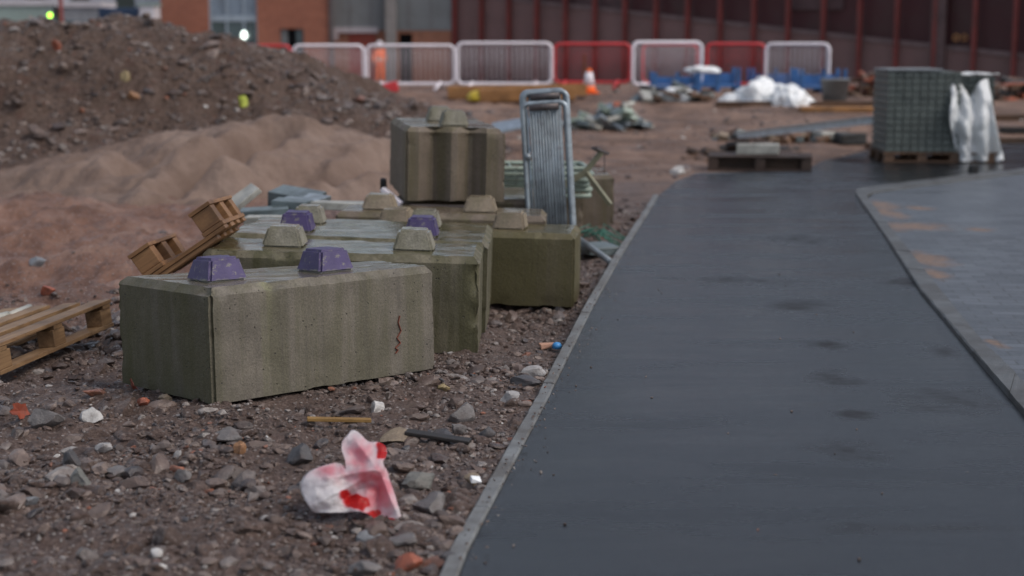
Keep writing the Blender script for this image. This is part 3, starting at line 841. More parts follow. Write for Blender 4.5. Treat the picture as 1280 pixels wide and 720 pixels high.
# ---------------------------------------------------------------- concrete interlocking blocks
def block_mesh(L, Wd, h, seed, ch=.034, ve=.014, grooves=False, chips=1.0):
    bm = bmesh.new()
    bmesh.ops.create_cube(bm, size=1)
    for v in bm.verts: v.co = Vector(((v.co.x + .5) * L, (v.co.y + .5) * Wd, (v.co.z + .5) * h))
    top = [e for e in bm.edges if all(v.co.z > h - 1e-4 for v in e.verts)]
    bmesh.ops.bevel(bm, geom=top, offset=ch, segments=1, affect='EDGES')
    ver = [e for e in bm.edges if abs(e.verts[0].co.z - e.verts[1].co.z) > h * .5]
    bmesh.ops.bevel(bm, geom=ver, offset=ve, segments=2, affect='EDGES')
    st = .022
    for ax, ln in ((0, L), (1, Wd), (2, h)):
        k = 1
        while k * st < ln:
            no = Vector((0, 0, 0)); no[ax] = 1; pc = Vector((0, 0, 0)); pc[ax] = k * st + .0007
            bmesh.ops.bisect_plane(bm, geom=bm.verts[:] + bm.edges[:] + bm.faces[:], plane_co=pc, plane_no=no)
            k += 1
    bm.normal_update()
    o = Vector((seed * 3.7, seed * 1.3, 0)); C = Vector((L / 2, Wd / 2, h / 2))
    new = []
    for v in bm.verts:
        p = v.co
        dx = min(p.x, L - p.x); dy = min(p.y, Wd - p.y); dz = min(p.z, h - p.z)
        ds = sorted((dx, dy, dz)); e = ds[1]      # distance to the nearest box edge
        amt = .0022 * noise.noise(p * 9 + o) + .0012 * noise.noise(p * 30 + o)
        if e < .05:
            c1 = noise.noise(p * 7 + o * 2) + .55 * noise.noise(p * 22 + o)
            amt -= max(0, c1 - .18) * (.045 if p.z > .06 else .016) * (1 - e / .05) * chips
        q = p + v.normal * amt
        if grooves and p.y < .02 + ch:
            for gx in (L * .29, L * .66):
                q.y += .095 * max(0, 1 - abs(p.x - gx) / .10) ** .8 * (1 if p.z < h - ch - .01 else .8)
        new.append(q)
    for v, q in zip(bm.verts, new): v.co = q
    me = bpy.data.meshes.new('block_body'); bm.to_mesh(me); bm.free()
    me.polygons.foreach_set('use_smooth', [True] * len(me.polygons)); me.set_sharp_from_angle(angle=R(26))
    return me
def stud_mesh(b, t, h, seed):
    bm = bmesh.new(); bmesh.ops.create_cube(bm, size=1)
    for v in bm.verts:
        s = t if v.co.z > 0 else b
        v.co = Vector((v.co.x * s, v.co.y * s, (v.co.z + .5) * h))
    bmesh.ops.bevel(bm, geom=bm.edges[:], offset=.012, segments=2, affect='EDGES')
    bmesh.ops.subdivide_edges(bm, edges=bm.edges[:], cuts=5, use_grid_fill=True)
    bm.normal_update(); o = Vector((seed * 2.1, 0, 0))
    for v in bm.verts:
        v.co += v.normal * (.003 * noise.noise(v.co * 14 + o) - .010 * max(0, noise.noise(v.co * 24 + o * 3) - .35))
    me = bpy.data.meshes.new('stud'); bm.to_mesh(me); bm.free()
    me.polygons.foreach_set('use_smooth', [True] * len(me.polygons)); me.set_sharp_from_angle(angle=R(30))
    return me
GRP = 'interlocking concrete blocks dumped beside the path'
def block(loc, yaw, L, Wd, h, mat, label, seed, studs, smat, pitch=0, roll=0, sb=.215, stt=.15, sh=.105, warp=None, grooves=False, chips=1.0):
    e = empty('concrete_block', loc, label=label, cat='concrete block', group=GRP, rot=(roll, pitch, yaw))
    me = block_mesh(L, Wd, h, seed, grooves=grooves, chips=chips)
    if warp:
        for v in me.vertices: v.co = warp(v.co)
    link('block_body', me, mat, e)
    for k, (sx, sy) in enumerate(studs):
        link('stud', stud_mesh(sb, stt, sh, seed * 5 + k), smat[k] if isinstance(smat, (list, tuple)) else smat, e, loc=(sx, sy, h - .004), rot=(0, 0, 0))
    return e
# front block: wedge-shaped at its far end
def warp1(c):
    f = max(0, c.x / 1.19)
    return Vector((c.x, c.y * (1 - .52 * f), c.z))
b1 = block((-1.235, 6.14, .02), R(42.5), 1.19, .79, .485, M['blockA'],
      'nearest concrete block with two purple studs, grey with vertical stains, corner towards the camera', 1,
      [(.21, .28), (.74, .22)], M['purple'], warp=warp1, sb=.20, stt=.145, sh=.105, pitch=R(.9), roll=R(-2.6))
def row_block(right, left, zr, zl, Wd, h, **kw):
    a = P(left[0], left[1], zl); b = P(right[0], right[1], zr)
    d = b - a; yaw = math.atan2(d.y, d.x); pit = -math.atan2(d.z, math.hypot(d.x, d.y))
    L = d.length
    o = a - Matrix.Rotation(yaw, 3, 'Z') @ Matrix.Rotation(pit, 3, 'Y') @ Vector((0, 0, h))
    return block(o, yaw, L, Wd, h, pitch=pit, studs=[(L * s, Wd / 2) for s in kw.pop('st', (.25, .74))], **kw)
row_block((600, 322), (250, 312), .46, .497, .54, .485, mat=M['blockB'], label='green stained concrete block with two plain pale studs, directly behind the front block', seed=2, smat=M['studpale'], st=(.272, .75), chips=1.6)
row_block((610, 304), (279, 291), .455, .505, .50, .485, mat=M['blockB'], label='concrete block with two purple studs lying behind the block with two plain pale studs', seed=3, smat=M['purple'], st=(.25, .735), sb=.19, stt=.135)
row_block((613, 292), (303, 281), .43, .477, .48, .47, mat=M['blockB'], label='mossy concrete block with grey studs between the purple studded row and the wide olive block', seed=4, smat=M['studpale'], st=(.245, .725), sb=.19, stt=.135)
row_block((719, 293), (412, 284), .352, .375, .52, .45, mat=M['blockC'], label='wide olive brown concrete block with a yellow streak on its long face, nearest the kerb', seed=5, smat=M['studtan'], st=(.245, .72), sb=.21, stt=.17)
row_block((682, 271), (419, 264), .405, .435, .50, .47, mat=M['blockD'], label='tan concrete block lying behind the wide olive block, under the raised grooved block', seed=6, smat=M['studtan'], st=(.19, .68), sb=.225, stt=.16, sh=.10)
# raised block with a grooved end, on a support block
sup = block((-.86, 10.62, -.06), R(-4), .98, .9, .485, M['blockD'], 'dark concrete block mostly hidden beneath the raised grooved block', 7, [], M['studtan'])
block((-.725, 10.26, .445), R(9), .68, 1.35, .50, M['blockD'], 'raised brown concrete block with a grooved end sitting on top of the other blocks', 8,
      [(.36, .32), (.33, .95)], M['studpale'], sb=.20, stt=.14, sh=.11, grooves=True, chips=1.8, pitch=R(1.5))
block((.06, 12.35, -.09), R(2), .52, .9, .48, M['blockD'], 'concrete block behind the upright steel grilles, half hidden by them', 9, [], M['studpale'])
block((.34, 13.05, -.10), R(1), .54, 1.2, .48, M['blockD'], 'farthest concrete block, right of the upright steel grilles below the bent tube', 10, [], M['studpale'])
# thin dark strip, a flat bar lying in front of the raised block
a = P(513, 257, .42); b = P(619, 259, .42)
tag(MB().bar(a, b, .05, .012).build('dark_strip', M['galvdark']), 'thin dark strip lying on the tan block in front of the raised block', 'steel strip')

# ---------------------------------------------------------------- pallets
def pallet(name, loc, rot, L, Wd, h, mat, label, nb=5, bw=.1, matbot=None, cat='pallet', group=None):
    """deck boards run along x (length L)"""
    e = empty(name, loc, label=label, cat=cat, rot=rot, group=group)
    t = .02; gap = (Wd - nb * bw) / (nb - 1)
    for k in range(nb):
        y = k * (bw + gap); j = random.uniform(-.012, .012)
        MB().box(j, L + j, y, y + bw, h - t, h, jit=.002).build('deck_board', mat, e, .002)
    for x in (0, L / 2 - .05, L - .1):
        MB().box(x + .005, x + .095, .002, Wd - .002, h - 2 * t - .001, h - t - .001).build('cross_board', mat, e, .002)
    for y in (0, Wd / 2 - .05, Wd - .1):
        MB().box(0, L, y, y + .1, 0, t).build('bottom_board', mat, e, .002)
        for x in (0, L / 2 - .06, L - .13):
            MB().box(x + .004, x + .126, y + .005, y + .095, t + .0005, h - 2 * t - .0015).build('spacer_block', mat, e, .003)
    return e
pallet('wooden_pallet', (-2.337, 6.80, .0), (R(-6.5), R(-.3), R(80.2)), 1.22, .8, .145, M['pallet'],
       'wet orange pine pallet lying on the rubble at the left edge, beside the front block')
# leaning pallet on its edge, spacer blocks facing up and to the left
o0 = PY(170, 362, 7.25)
e = empty('wooden_pallet', o0, label='orange pallet leaning against the left ends of the concrete blocks, spacer blocks up', cat='pallet', rot=(R(-4), R(-34), R(4)))
for k in range(4):
    y = k * .2
    MB().box(.02, .53, y, y + .095, .0, .02, jit=.002).build('deck_board', M['pallet2'], e, .002)
    MB().box(.10, .47, y + .01, y + .09, -.022, -.0015, jit=.002).build('deck_board', M['pallet2'], e, .002)
for x in (.06, .415):
    for y in (.0, .29, .58):
        MB().box(x + .004, x + .114, y + .004, y + .11, .043, .135).build('spacer_block', M['pallet2'], e, .003)
    MB().box(x, x + .12, -.005, .70, .021, .042).build('cross_board', M['pallet2'], e, .002)
    MB().box(x, x + .12, -.008, .70, .136, .155).build('top_board', M['pallet2'], e, .002)
# dark small pallet beyond the path
p = G(884, 214); dp = pallet('wooden_pallet', (p.x, p.y, p.z + .0), (0, 0, R(-9)), 1.25, .7, .18, M['palletdk'], 'dark rotten pallet at the far edge of the asphalt path with a stone on it', nb=5)
for y_ in (.33, .62): MB().box(.0, 1.24, y_, y_ + .03, .021, .139).build('gap_fill_board', M['palletdk'], dp, .003)  # boards added to hide the lit ground behind, so the pallet looks dark inside
q = p + Vector((.55, .35, .2))
o = stone(0, 0, 1, 1, 'grey', 'grey concrete lump resting on the dark rotten pallet', 5, 'stone', ground=Vector((q.x, q.y, q.z))) if False else None
bb = MB().box(0, .52, 0, .25, 0, .13, jit=.01).build('concrete_lump', M['paleslab'], None, .012, loc=(p.x + .38, p.y + .2, p.z + .181), rot=(0, 0, R(-8)))
tag(bb, 'muddy concrete slab piece resting on the dark rotten pallet', 'concrete piece')

# ---------------------------------------------------------------- upright stack of steel barriers
def steel_panel(loc, yaw, Lx, H, label, mat, barmat, nb=13, roll=0.0):
    e = empty('steel_grille', loc, label=label, cat='steel grille', group='galvanised grilles stacked upright', rot=(roll, 0, yaw))
    MB().tube(rrect(0, Lx, .0, H, .045, 6), .018, 10, True).build('frame', mat, e)
    m = MB()
    for k in range(nb):
        x = .05 + (Lx - .1) * k / (nb - 1); m.tube([(x, 0, .02), (x, 0, H - .02)], .0075, 6)
    m.build('upright_bars', barmat, e)
    MB().tube([(.02, -.03, H * .68), (.02, .03, H * .68)], .022, 10).build('coupling', mat, e)
    return e
for k, (dx, dy, dz, lab) in enumerate([(0, 0, -.07, 'shortest galvanised grille at the front of the upright stack behind the olive block'), (.012, .07, 0, 'galvanised grille in the middle of the upright stack'), (.0, .14, .008, 'rearmost galvanised grille of the upright stack, its dark top bar highest')]):
    e = steel_panel((.135 + dx, 10.42 + dy, -.03), R(-7), .30, 1.19 + dz, lab, M['galvdull'], M['galvdull'], 11, R(-2))
    e.rotation_euler = (R(-2), R(-3.6), R(-7))
    MB().tube([(.05, 0, 1.165 + dz), (.25, 0, 1.165 + dz)], .026, 10).build('top_bar', M['galvdark'], e)
    m = MB()
    for q_ in range(10): m.tube([(.030 + .024 * q_ + .006 * math.sin(q_ * 5 + k), .015, .02), (.030 + .024 * q_ + .006 * math.sin(q_ * 3 + k * 2), .012, 1.15 + dz)], .0065, 6)
    m.build('pale_bars', M['galvlight'], e)
# pile of flat green-white barrier sections behind
for k in range(6):
    z = .40 + k * .042
    e = empty('flat_barrier', (-.02 + .02 * math.sin(k * 2), 11.7 + .03 * math.sin(k), z - .06), label=['lowest', 'second lowest', 'third', 'fourth', 'fifth', 'topmost'][k] + ' pale green barrier section in the flat pile behind the upright steel grilles', cat='barrier section', group='pale barrier sections piled flat', rot=(0, R(.5), R(4 * math.sin(k * 1.7))))
    fr = [(x, zz, 0) for (x, _, zz) in rrect(-.18, .62, 0, .55, .06, 4)]
    MB().tube(fr, .019, 8, True).build('frame', M['tealpaint'], e)
    m = MB()
    for j in range(6): m.tube([(-.10 + j * .13, .01, 0), (-.10 + j * .13, .54, 0)], .008, 5)
    m.build('bars', M['tealpaint'], e)
# bent tube with crosspiece
e = empty('bent_tube_stand', PY(715, 228, 11.6), label='olive tube leg with a T crosspiece and angled strut sticking out over the farthest block', cat='tube stand')
o0 = Vector(e.location)
Q = lambda x, y, Y=11.6: PY(x, y, Y) - o0
MB().bar(Q(698, 234), Q(731, 216), .045, .045).bar(Q(728, 219), Q(752, 190), .042, .042).build('tube', M['olivetube'], e)
MB().bar(Q(743, 185, 11.5), Q(758, 192, 11.7), .05, .02).build('crosspiece', M['galvdark'], e)
MB().bar(Q(733, 216, 11.5), Q(763, 256, 11.4), .035, .03).build('strut', M['olivetube'], e)
MB().tube([Q(755, 193), Q(755.6, 204), Q(755, 217)], .0035, 5).build('wire', M['rubber'], e)
# clutter between the farthest block and the kerb
a = G(722, 315); b = G(765, 335)
tag(MB().tube([a + Vector((0, 0, .10)), b + Vector((0, 0, .03))], .024, 10).build('steel_tube', M['galvdull']), 'short muddy steel tube on the gravel between the wide olive block and the kerb', 'tube')
m = MB(); c0 = G(745, 308)
for k in range(16):
    a_ = random.uniform(-.16, .2); m.tube([c0 + Vector((a_ - .12, random.uniform(-.2, .2), .05 + random.uniform(0, .06))), c0 + Vector((a_ * .4, random.uniform(-.1, .3), .10 + random.uniform(0, .05))), c0 + Vector((a_ + .12, random.uniform(-.25, .2), .02))], .005, 5)
tag(m.build('green_netting', M['netting']), 'tangled scrap of green netting on rubble beside the olive block', 'netting')
tag(MB().box(-.15, .13, -.1, .12, 0, .08, jit=.02).build('broken_slab', M['slate'], None, .01, loc=G(748, 320), rot=(R(8), R(6), .5)), 'broken dark green slab under the netting beside the kerb', 'slab')

# slab offcuts left of the tan blocks
for k, (px, py, Y, dx, dy, dz, mt, rot, lab) in enumerate([
    (287, 274, 10.6, .30, .16, .045, 'paleslab', (R(14), R(-36), R(24)), 'pale topped slab tilted up at the left end of the slab pile'),
    (333, 262, 10.7, .34, .3, .13, 'slate', (R(6), R(8), R(-12)), 'dark slate slab in the middle of the slab pile'),
    (300, 275, 10.1, .32, .2, .06, 'slate', (0, R(-3), R(5)), 'flat blue grey slab at the front of the slab pile'),
    (338, 272, 10.3, .24, .2, .12, 'slate', (0, R(3), R(-8)), 'squat slate block in front of the slab pile'),
    (352, 262, 10.6, .26, .26, .09, 'galvdull', (R(5), R(6), R(-20)), 'pale blue grey plate at the right end of the slab pile'),
    (388, 262, 10.3, .36, .2, .05, 'paleslab', (0, R(2), R(-5)), 'low tan slab running from the slab pile towards the tan block'),
    (305, 282, 9.5, .30, .16, .05, 'paleslab', (0, 0, R(2)), 'white flat board lying behind the left end of the purple studded row')]):
    p = PY(px, py, Y)
    tag(MB().box(0, dx, 0, dy, 0, dz, jit=.006).build('slab', M[mt], None, .006, loc=p, rot=rot), lab, 'slab', 'slab offcuts piled behind the blocks')
m = MB().bar(P(478, 236, .52), P(502, 255, .42), .06, .03)
tag(m.build('batten', M['whitemetal'], None, .004), 'short white batten leaning beside the raised block', 'batten')
p = P(480, 233, .45); tag(MB().box(-.025, .025, -.025, .025, -.3, .06, jit=.008).build('post_stub', M['plankdk'], None, .01, loc=p), 'dark mossy post stub at the upper end of the white batten', 'post stub')
# white pipe pieces lying on the near pallet
for k, (a, b, lab) in enumerate([((-12, 400), (10, 394), 'white pipe piece on the left pallet, cut off by the picture edge'), ((12, 395), (37, 385), 'white pipe piece on the left pallet, the one fully in view')]):
    pa, pb = P(a[0], a[1], .09), P(b[0], b[1], .09)
    tag(MB().tube([pa, pb], .022, 12).build('pipe', M['paleslab']), lab, 'pipe')

# ---------------------------------------------------------------- crumpled bag in the foreground
def bag():
    out = [(375, 612), (377, 600), (385, 590), (398, 584), (412, 580), (422, 579), (428, 588), (432, 586), (431, 574), (427, 562), (428, 551), (434, 544), (440, 537), (449, 541), (456, 548), (462, 552), (472, 552), (480, 556), (484, 563), (482, 572), (479, 577), (484, 590), (490, 607), (497, 630), (502, 648), (497, 652), (490, 650), (481, 654), (470, 650), (460, 643), (450, 640), (441, 640), (425, 641), (405, 641), (392, 640), (384, 630)]
    cx, cy = 452, 602
    # resample
    n = 180; P2 = []; m = len(out)
    for i in range(n):
        t = i / n * m; k = int(t); f = t - k
        p0, p1, p2, p3 = [Vector(out[(k + j) % m]) for j in (-1, 0, 1, 2)]
        P2.append(.5 * ((2 * p1) + (-p0 + p2) * f + (2 * p0 - 5 * p1 + 4 * p2 - p3) * f * f + (-p0 + 3 * p1 - 3 * p2 + p3) * f ** 3))
    rings = 26; vs = []; fs = []; red = []
    apex = Vector((474, 588))
    creases = [(Vector((440, 545)), 1), (Vector((380, 600)), 1.0), (Vector((395, 630)), .8), (Vector((497, 645)), 1), (Vector((440, 588)), .9), (Vector((430, 625)), -1), (Vector((470, 648)), -.8), (Vector((478, 560)), .6)]
    redspots = [((446, 628), 17, 9, 1.0), ((432, 618), 8, 6, .9), ((477, 562), 9, 10, 1.0), ((486, 651), 12, 4, 1.0), ((468, 642), 10, 5, .9), ((450, 568), 16, 18, .42), ((476, 615), 18, 32, .48), ((412, 588), 18, 8, .42), ((455, 595), 22, 12, .42), ((466, 625), 18, 14, .45)]
    def pt(u, v):
        p = Vector((u, v))
        # height above the ground rises towards the top of the silhouette
        gzv = max(0, (650 - v) / 112.0)
        Y = 4.66 + .28 * gzv ** 1.3
        dep = 0.0
        for c, s in creases:
            d = c - apex; L = d.length; t = max(0, min(1, (p - apex).dot(d) / L ** 2)); e = (p - apex - d * t).length
            dep += s * .042 * max(0, 1 - e / 13.0) ** 1.4 * (.35 + .65 * math.sin(math.pi * min(1, t * .9 + .1)))
        dep += .022 * noise.noise(Vector((u * .045, v * .045, 1))) + .009 * noise.noise(Vector((u * .12, v * .12, 4)))
        if u < 430: dep += .035 * max(0, 1 - ((u - 402) / 30) ** 2) * max(0, 1 - ((v - 612) / 30) ** 2)
        return PY(u, v, Y - dep)
    vs.append(pt(cx, cy)); uvs = [(cx, cy)]
    for r in range(1, rings + 1):
        f = r / rings
        for i in range(n):
            u = cx + (P2[i].x - cx) * f; v = cy + (P2[i].y - cy) * f
            vs.append(pt(u, v)); uvs.append((u, v))
    for i in range(n): fs.append((0, 1 + (i + 1) % n, 1 + i))
    for r in range(rings - 1):
        for i in range(n):
            a = 1 + r * n + i; b = 1 + r * n + (i + 1) % n; c = b + n; d = a + n
            fs.append((a, b, c, d))
    o = vs[0].copy(); o.z = .0
    me = bpy.data.meshes.new('plastic_bag'); me.from_pydata([tuple(v - o) for v in vs], [], fs)
    at = me.attributes.new('red', 'FLOAT', 'POINT')
    vals = []
    for (u, v) in uvs:
        w = 0
        for (c, rx, ry, s) in redspots:
            e = math.hypot((u - c[0]) / rx, (v - c[1]) / ry) + .5 * noise.noise(Vector((u * .12, v * .12, 7)))
            w = max(w, s * max(0, min(1, (1.15 - e) / .3))) if s > .6 else max(w, s * math.exp(-e * e * .8) * 1.15)
        vals.append(w)
    at.data.foreach_set('value', vals)
    me.polygons.foreach_set('use_smooth', [True] * len(me.polygons))
    a = N('white_and_red_polythene')
    atn = a.n('ShaderNodeAttribute', attribute_name='red')
    c = a.ramp(atn.outputs['Fac'], [(0, (.82, .79, .80)), (.2, (.85, .62, .65)), (.45, (.84, .33, .38)), (.8, (.62, .03, .03)), (1, (.58, .012, .012))])
    c = a.mix(a.ramp(a.noise(25, 5), [(.55, 0.0), (.75, .3)]), c, (.45, .36, .30))
    a.out(c, .22, a.bump(a.noise(38, 6, .6, 2.5), .8, .008))
    tr = a.n('ShaderNodeBsdfTranslucent'); a.l(c, tr.inputs[0])
    mx = a.n('ShaderNodeMixShader'); mx.inputs[0].default_value = .35
    a.l(a.b.outputs[0], mx.inputs[1]); a.l(tr.outputs[0], mx.inputs[2]); a.l(mx.outputs[0], a.t.nodes['Material Output'].inputs[0])
    ob = link('plastic_bag', me, a.m, loc=o)
    s = ob.modifiers.new('thick', 'SOLIDIFY'); s.thickness = .05; s.offset = -1
    s.thickness = .004
    # a crumpled back half so that it is a bag, not a sheet
    bm = bmesh.new(); bm.from_mesh(me)
    bm.verts.ensure_lookup_table()
    lay = bm.verts.layers.float['red']
    vmap = {}
    bound = set(v.index for v in bm.verts[1 + (rings - 1) * n:])
    for v in bm.verts[:1 + (rings - 1) * n]:
        k = (v.index - 1) // n + 1 if v.index > 0 else 0; f = 1 - (k / rings) ** 2
        back = v.co + Vector((.01 * noise.noise(v.co * 20), .11 * f, -.02 * f)); back.z = max(back.z, -.02)
        nv = bm.verts.new(back); nv[lay] = v[lay] * .8; vmap[v.index] = nv
    bm.verts.ensure_lookup_table()
    for f in list(bm.faces):
        ids = [v.index for v in f.verts]
        vv = [bm.verts[i] if i in bound else vmap[i] for i in ids][::-1]
        try: bm.faces.new(vv).smooth = True
        except ValueError: pass
    bm.to_mesh(me); bm.free(); ob.modifiers.clear()
    tag(ob, 'crumpled translucent white and red plastic bag lying on the rubble in the foreground', 'plastic bag')
bag()
# battens and offcuts in the foreground
a = G(384, 533) + Vector((0, 0, .03)); b = G(464, 538) + Vector((0, 0, .03))
tag(MB().bar(a, b, .03, .014).build('wooden_batten', M['stick'], None, .002), 'thin yellow wooden batten lying just above the crumpled bag', 'batten')
a = G(508, 553) + Vector((0, 0, .03)); b = G(588, 564) + Vector((0, 0, .025))
tag(MB().bar(a, b, .055, .014).build('plank_offcut', M['plankdk'], None, .003), 'dark wet plank offcut on the rubble right of the crumpled bag', 'plank')
# leaves
def leaf(p, s, label, seed, upright=False):
    bm = bmesh.new(); vs = []
    n = 14; c = bm.verts.new((0, 0, 0)); ring = []
    for k in range(n):
        a = 2 * math.pi * k / n; r = s * (.55 + .45 * abs(math.cos(a * 2.5 + seed)))
        x, y = r * math.cos(a), r * math.sin(a) * .7; z = .25 * s * noise.noise(Vector((x / s, y / s, seed))) + .3 * abs(y)
        ring.append(bm.verts.new((x, y, z)))
    for k in range(n): bm.faces.new((c, ring[k], ring[(k + 1) % n]))
    me = bpy.data.meshes.new('leaf'); bm.to_mesh(me); bm.free()
    o = link('leaf', me, M['leaf'], loc=p, rot=(R(70) if upright else R(25), R(10), seed))
    m = o.modifiers.new('s', 'SOLIDIFY'); m.thickness = .0015
    tag(o, label, 'leaf')
leaf(G(25, 526) + Vector((0, 0, .03)), .055, 'dark red curled leaf on the rubble at the left edge', 1.0, True)
leaf(G(168, 490) + Vector((0, -.03, .035)), .045, 'rust red leaf stuck at the foot of the front block, left end', 2.0, True)
# litter by the kerb
p = G(686, 437); tag(MB().box(-.05, .03, -.03, .03, 0, .025, jit=.01).build('litter', weathered('peach_paper', (.55, .30, .20), .6), None, .004, loc=p + Vector((0, 0, .01))), 'crumpled peach pink wrapper on the gravel beside the kerb', 'wrapper')
p = G(696, 440); tag(MB().lathe([(.012, 0), (.024, .004), (.026, .02), (.018, .032), (.004, .036)], 10).build('bottle_cap', weathered('bright_blue_plastic', (.06, .28, .62), .4), None, loc=p + Vector((0, 0, .015))), 'small bright blue cap beside the peach wrapper at the kerb', 'bottle cap')
p = G(597, 614); tag(MB().box(-.02, .025, -.012, .015, 0, .012, jit=.005).build('paper_scrap', M['whiteplas'], None, .002, loc=p + Vector((-.01, 0, .025)), rot=(.3, .2, .4)), 'small white scrap against the kerb in the foreground', 'scrap')
# a spray-painted mark on the front block (red-brown scribble)
mk = MB()
def onb1(x, z): return Vector((x, -.0035, z))
sc_ = [onb1(.985, .27), onb1(.975, .24), onb1(.99, .20), onb1(.965, .17), onb1(.985, .145), onb1(.955, .125), onb1(.97, .115), onb1(.955, .10)]
for a_, b_ in zip(sc_, sc_[1:]): mk.bar(a_, b_, .003, .009, up=(0, 1, 0))
mk.build('paint_mark', weathered('red_brown_crayon', (.17, .05, .03), .8), b1)

n = 260; gy = 4.2 * (14 / 4.2) ** rng.random(n); gx = kerb_x(gy) - .03 + np.abs(rng.normal(0, .07, n))
tag(scatter('grit', np.stack([gx, gy, np.where(gx < kerb_x(gy) + .06, .015, 0)], -1), rng.uniform(.0025, .008, n), T0, M['rock'], .2, 17), 'dribble of fine grit washed over the concrete edging onto the asphalt', 'grit', kind='stuff')
# grit on the asphalt
n = 150; gx = rng.uniform(-.2, 5, n); gy = rng.uniform(4.2, 16, n); kp = (gx > kerb_x(gy) + .05)
tag(scatter('grit', np.stack([gx, gy, np.zeros(n)], -1)[kp], rng.uniform(.003, .009, kp.sum()), T0, M['rock'], .2, 13), 'few loose chippings dropped on the wet asphalt path', 'grit', kind='stuff')

# ---------------------------------------------------------------- paver pack with polythene
def paver_pack():
    p0 = P(1106, 203, 0.0); Y0 = p0.y
    e = empty('paver_pack', (p0.x, p0.y, .0), rz=R(-3), label='tall pack of grey green paving blocks on a pallet beyond the path', cat='paving pack')
    sc = Y0 / F
    W1 = 90 * sc; H1 = 100 * sc; W2 = 36 * sc + .12
    def stackb(x0, x1, y0, y1, z0, z1, nx, ny, nz, name):
        m = MB(); dx = (x1 - x0) / nx; dy = (y1 - y0) / ny; dz = (z1 - z0) / nz; g = .006
        for i in range(nx):
            for j in range(ny):
                for k in range(nz):
                    if 0 < i < nx - 1 and 0 < j < ny - 1 and k < nz - 1: continue
                    o = random.uniform(-.006, .006)
                    m.box(x0 + i * dx + .004, x0 + (i + 1) * dx - .004, y0 + j * dy + g + o, y0 + (j + 1) * dy - g + o, z0 + k * dz + .004, z0 + (k + 1) * dz - .009)
        m.box(x0 + .03, x1 - .03, y0 + .03, y1 - .03, z0 + .01, z1 - .03)
        return m.build(name, M['pack'], e, .006)
    stackb(0, W1, 0, 1.0, .13, .13 + H1, 9, 5, 12, 'blocks')
    stackb(W1 + .02, W1 + W2, .25, 1.15, .13, .13 + H1 - .06, 4, 5, 12, 'blocks')
    m = MB()
    for y in (0, .5, 1.02): m.box(-.02, W1 + W2, y, y + .1, .002, .02)
    for y in (.01, .5, 1.02):
        for x in (0, W1 / 2 - .05, W1 - .1, W1 + W2 - .14): m.box(x, x + .12, y + .005, y + .095, .021, .105)
    for k in range(6): m.box(-.02, W1 + W2 + .01, .0 + k * .2, .12 + k * .2, .106, .126)
    m.build('pallet_base', M['plankbr'], e, .003)
    MB().box(-.01, W1 * .75, -.01, .95, .13 + H1 + .001, .13 + H1 + .03).build('cover_board', M['grey'], e, .004)
    return e, W1, H1, W2, sc
pk, W1, H1, W2, scp = paver_pack()
# polythene sheet draped over the right side
def wrap():
    rows, cols = 44, 40; vs = []; fs = []
    base = PY(1187, 97, pk.location.y - .12)
    for j in range(rows + 1):
        v = j / rows
        for i in range(cols + 1):
            u = i / cols
            x = 1186 + 48 * u + 14 * v * u + 6 * v
            yb = 206 - 6 * abs(2 * u - 1) ** 2
            y = 98 + (yb - 98) * v
            # scoop out the upper middle so that the pavers show through
            hole = math.exp(-abs((u - .54) / .20) ** 1.6)
            y = y + hole * 24 * (1 - v) ** 2.0
            if u < .15: x += 2 * math.sin(v * 9)
            dep = .10 + .16 * math.sin(math.pi * min(1, v * 1.1)) + .05 * math.sin(u * 17 + v * 4) + .06 * noise.noise(Vector((u * 5, v * 5, 3))) + .03 * noise.noise(Vector((u * 13, v * 10, 8)))
            yy = pk.location.y - dep + .15 * (1 - v) + .05
            q = PY(x, y, yy); q.z = max(q.z, .012)
            vs.append(q)
    for j in range(rows):
        for i in range(cols):
            a = j * (cols + 1) + i; fs.append((a, a + 1, a + cols + 2, a + cols + 1))
    o0 = pk.location.copy()
    me = bpy.data.meshes.new('plastic_wrap'); me.from_pydata([tuple(v - o0) for v in vs], [], fs)
    me.polygons.foreach_set('use_smooth', [True] * len(fs))
    o = link('plastic_wrap', me, M['film'], loc=o0); s = o.modifiers.new('s', 'SOLIDIFY'); s.thickness = .012
    tag(o, 'white polythene sheet hanging in folds off the right side of the paving pack', 'plastic sheet')
    m = MB(); t = .13 + H1
    nn = 14; V = []; Fs = []
    for j in range(8):
        for i in range(nn + 1):
            u = i / nn; V.append((W1 - .18 + (W2 + .22) * u, .12 + j * .12, t - .045 + .03 * noise.noise(Vector((u * 6, j * .7, 2))) + .01))
    for j in range(7):
        for i in range(nn): a = j * (nn + 1) + i; Fs.append((a, a + 1, a + nn + 2, a + nn + 1))
    me = bpy.data.meshes.new('wrap_top'); me.from_pydata(V, [], Fs); me.polygons.foreach_set('use_smooth', [True] * len(Fs))
    tp = link('sheet_top', me, M['film'], o, loc=(0, 0, 0)); s = tp.modifiers.new('s', 'SOLIDIFY'); s.thickness = .01
wrap()
tag(MB().box(-.05, .05, -.04, .05, 0, .07, jit=.015).build('stone', M['rubber'], None, .01, loc=P(1216, 214)), 'small dark lump on the asphalt below the hanging polythene', 'stone')

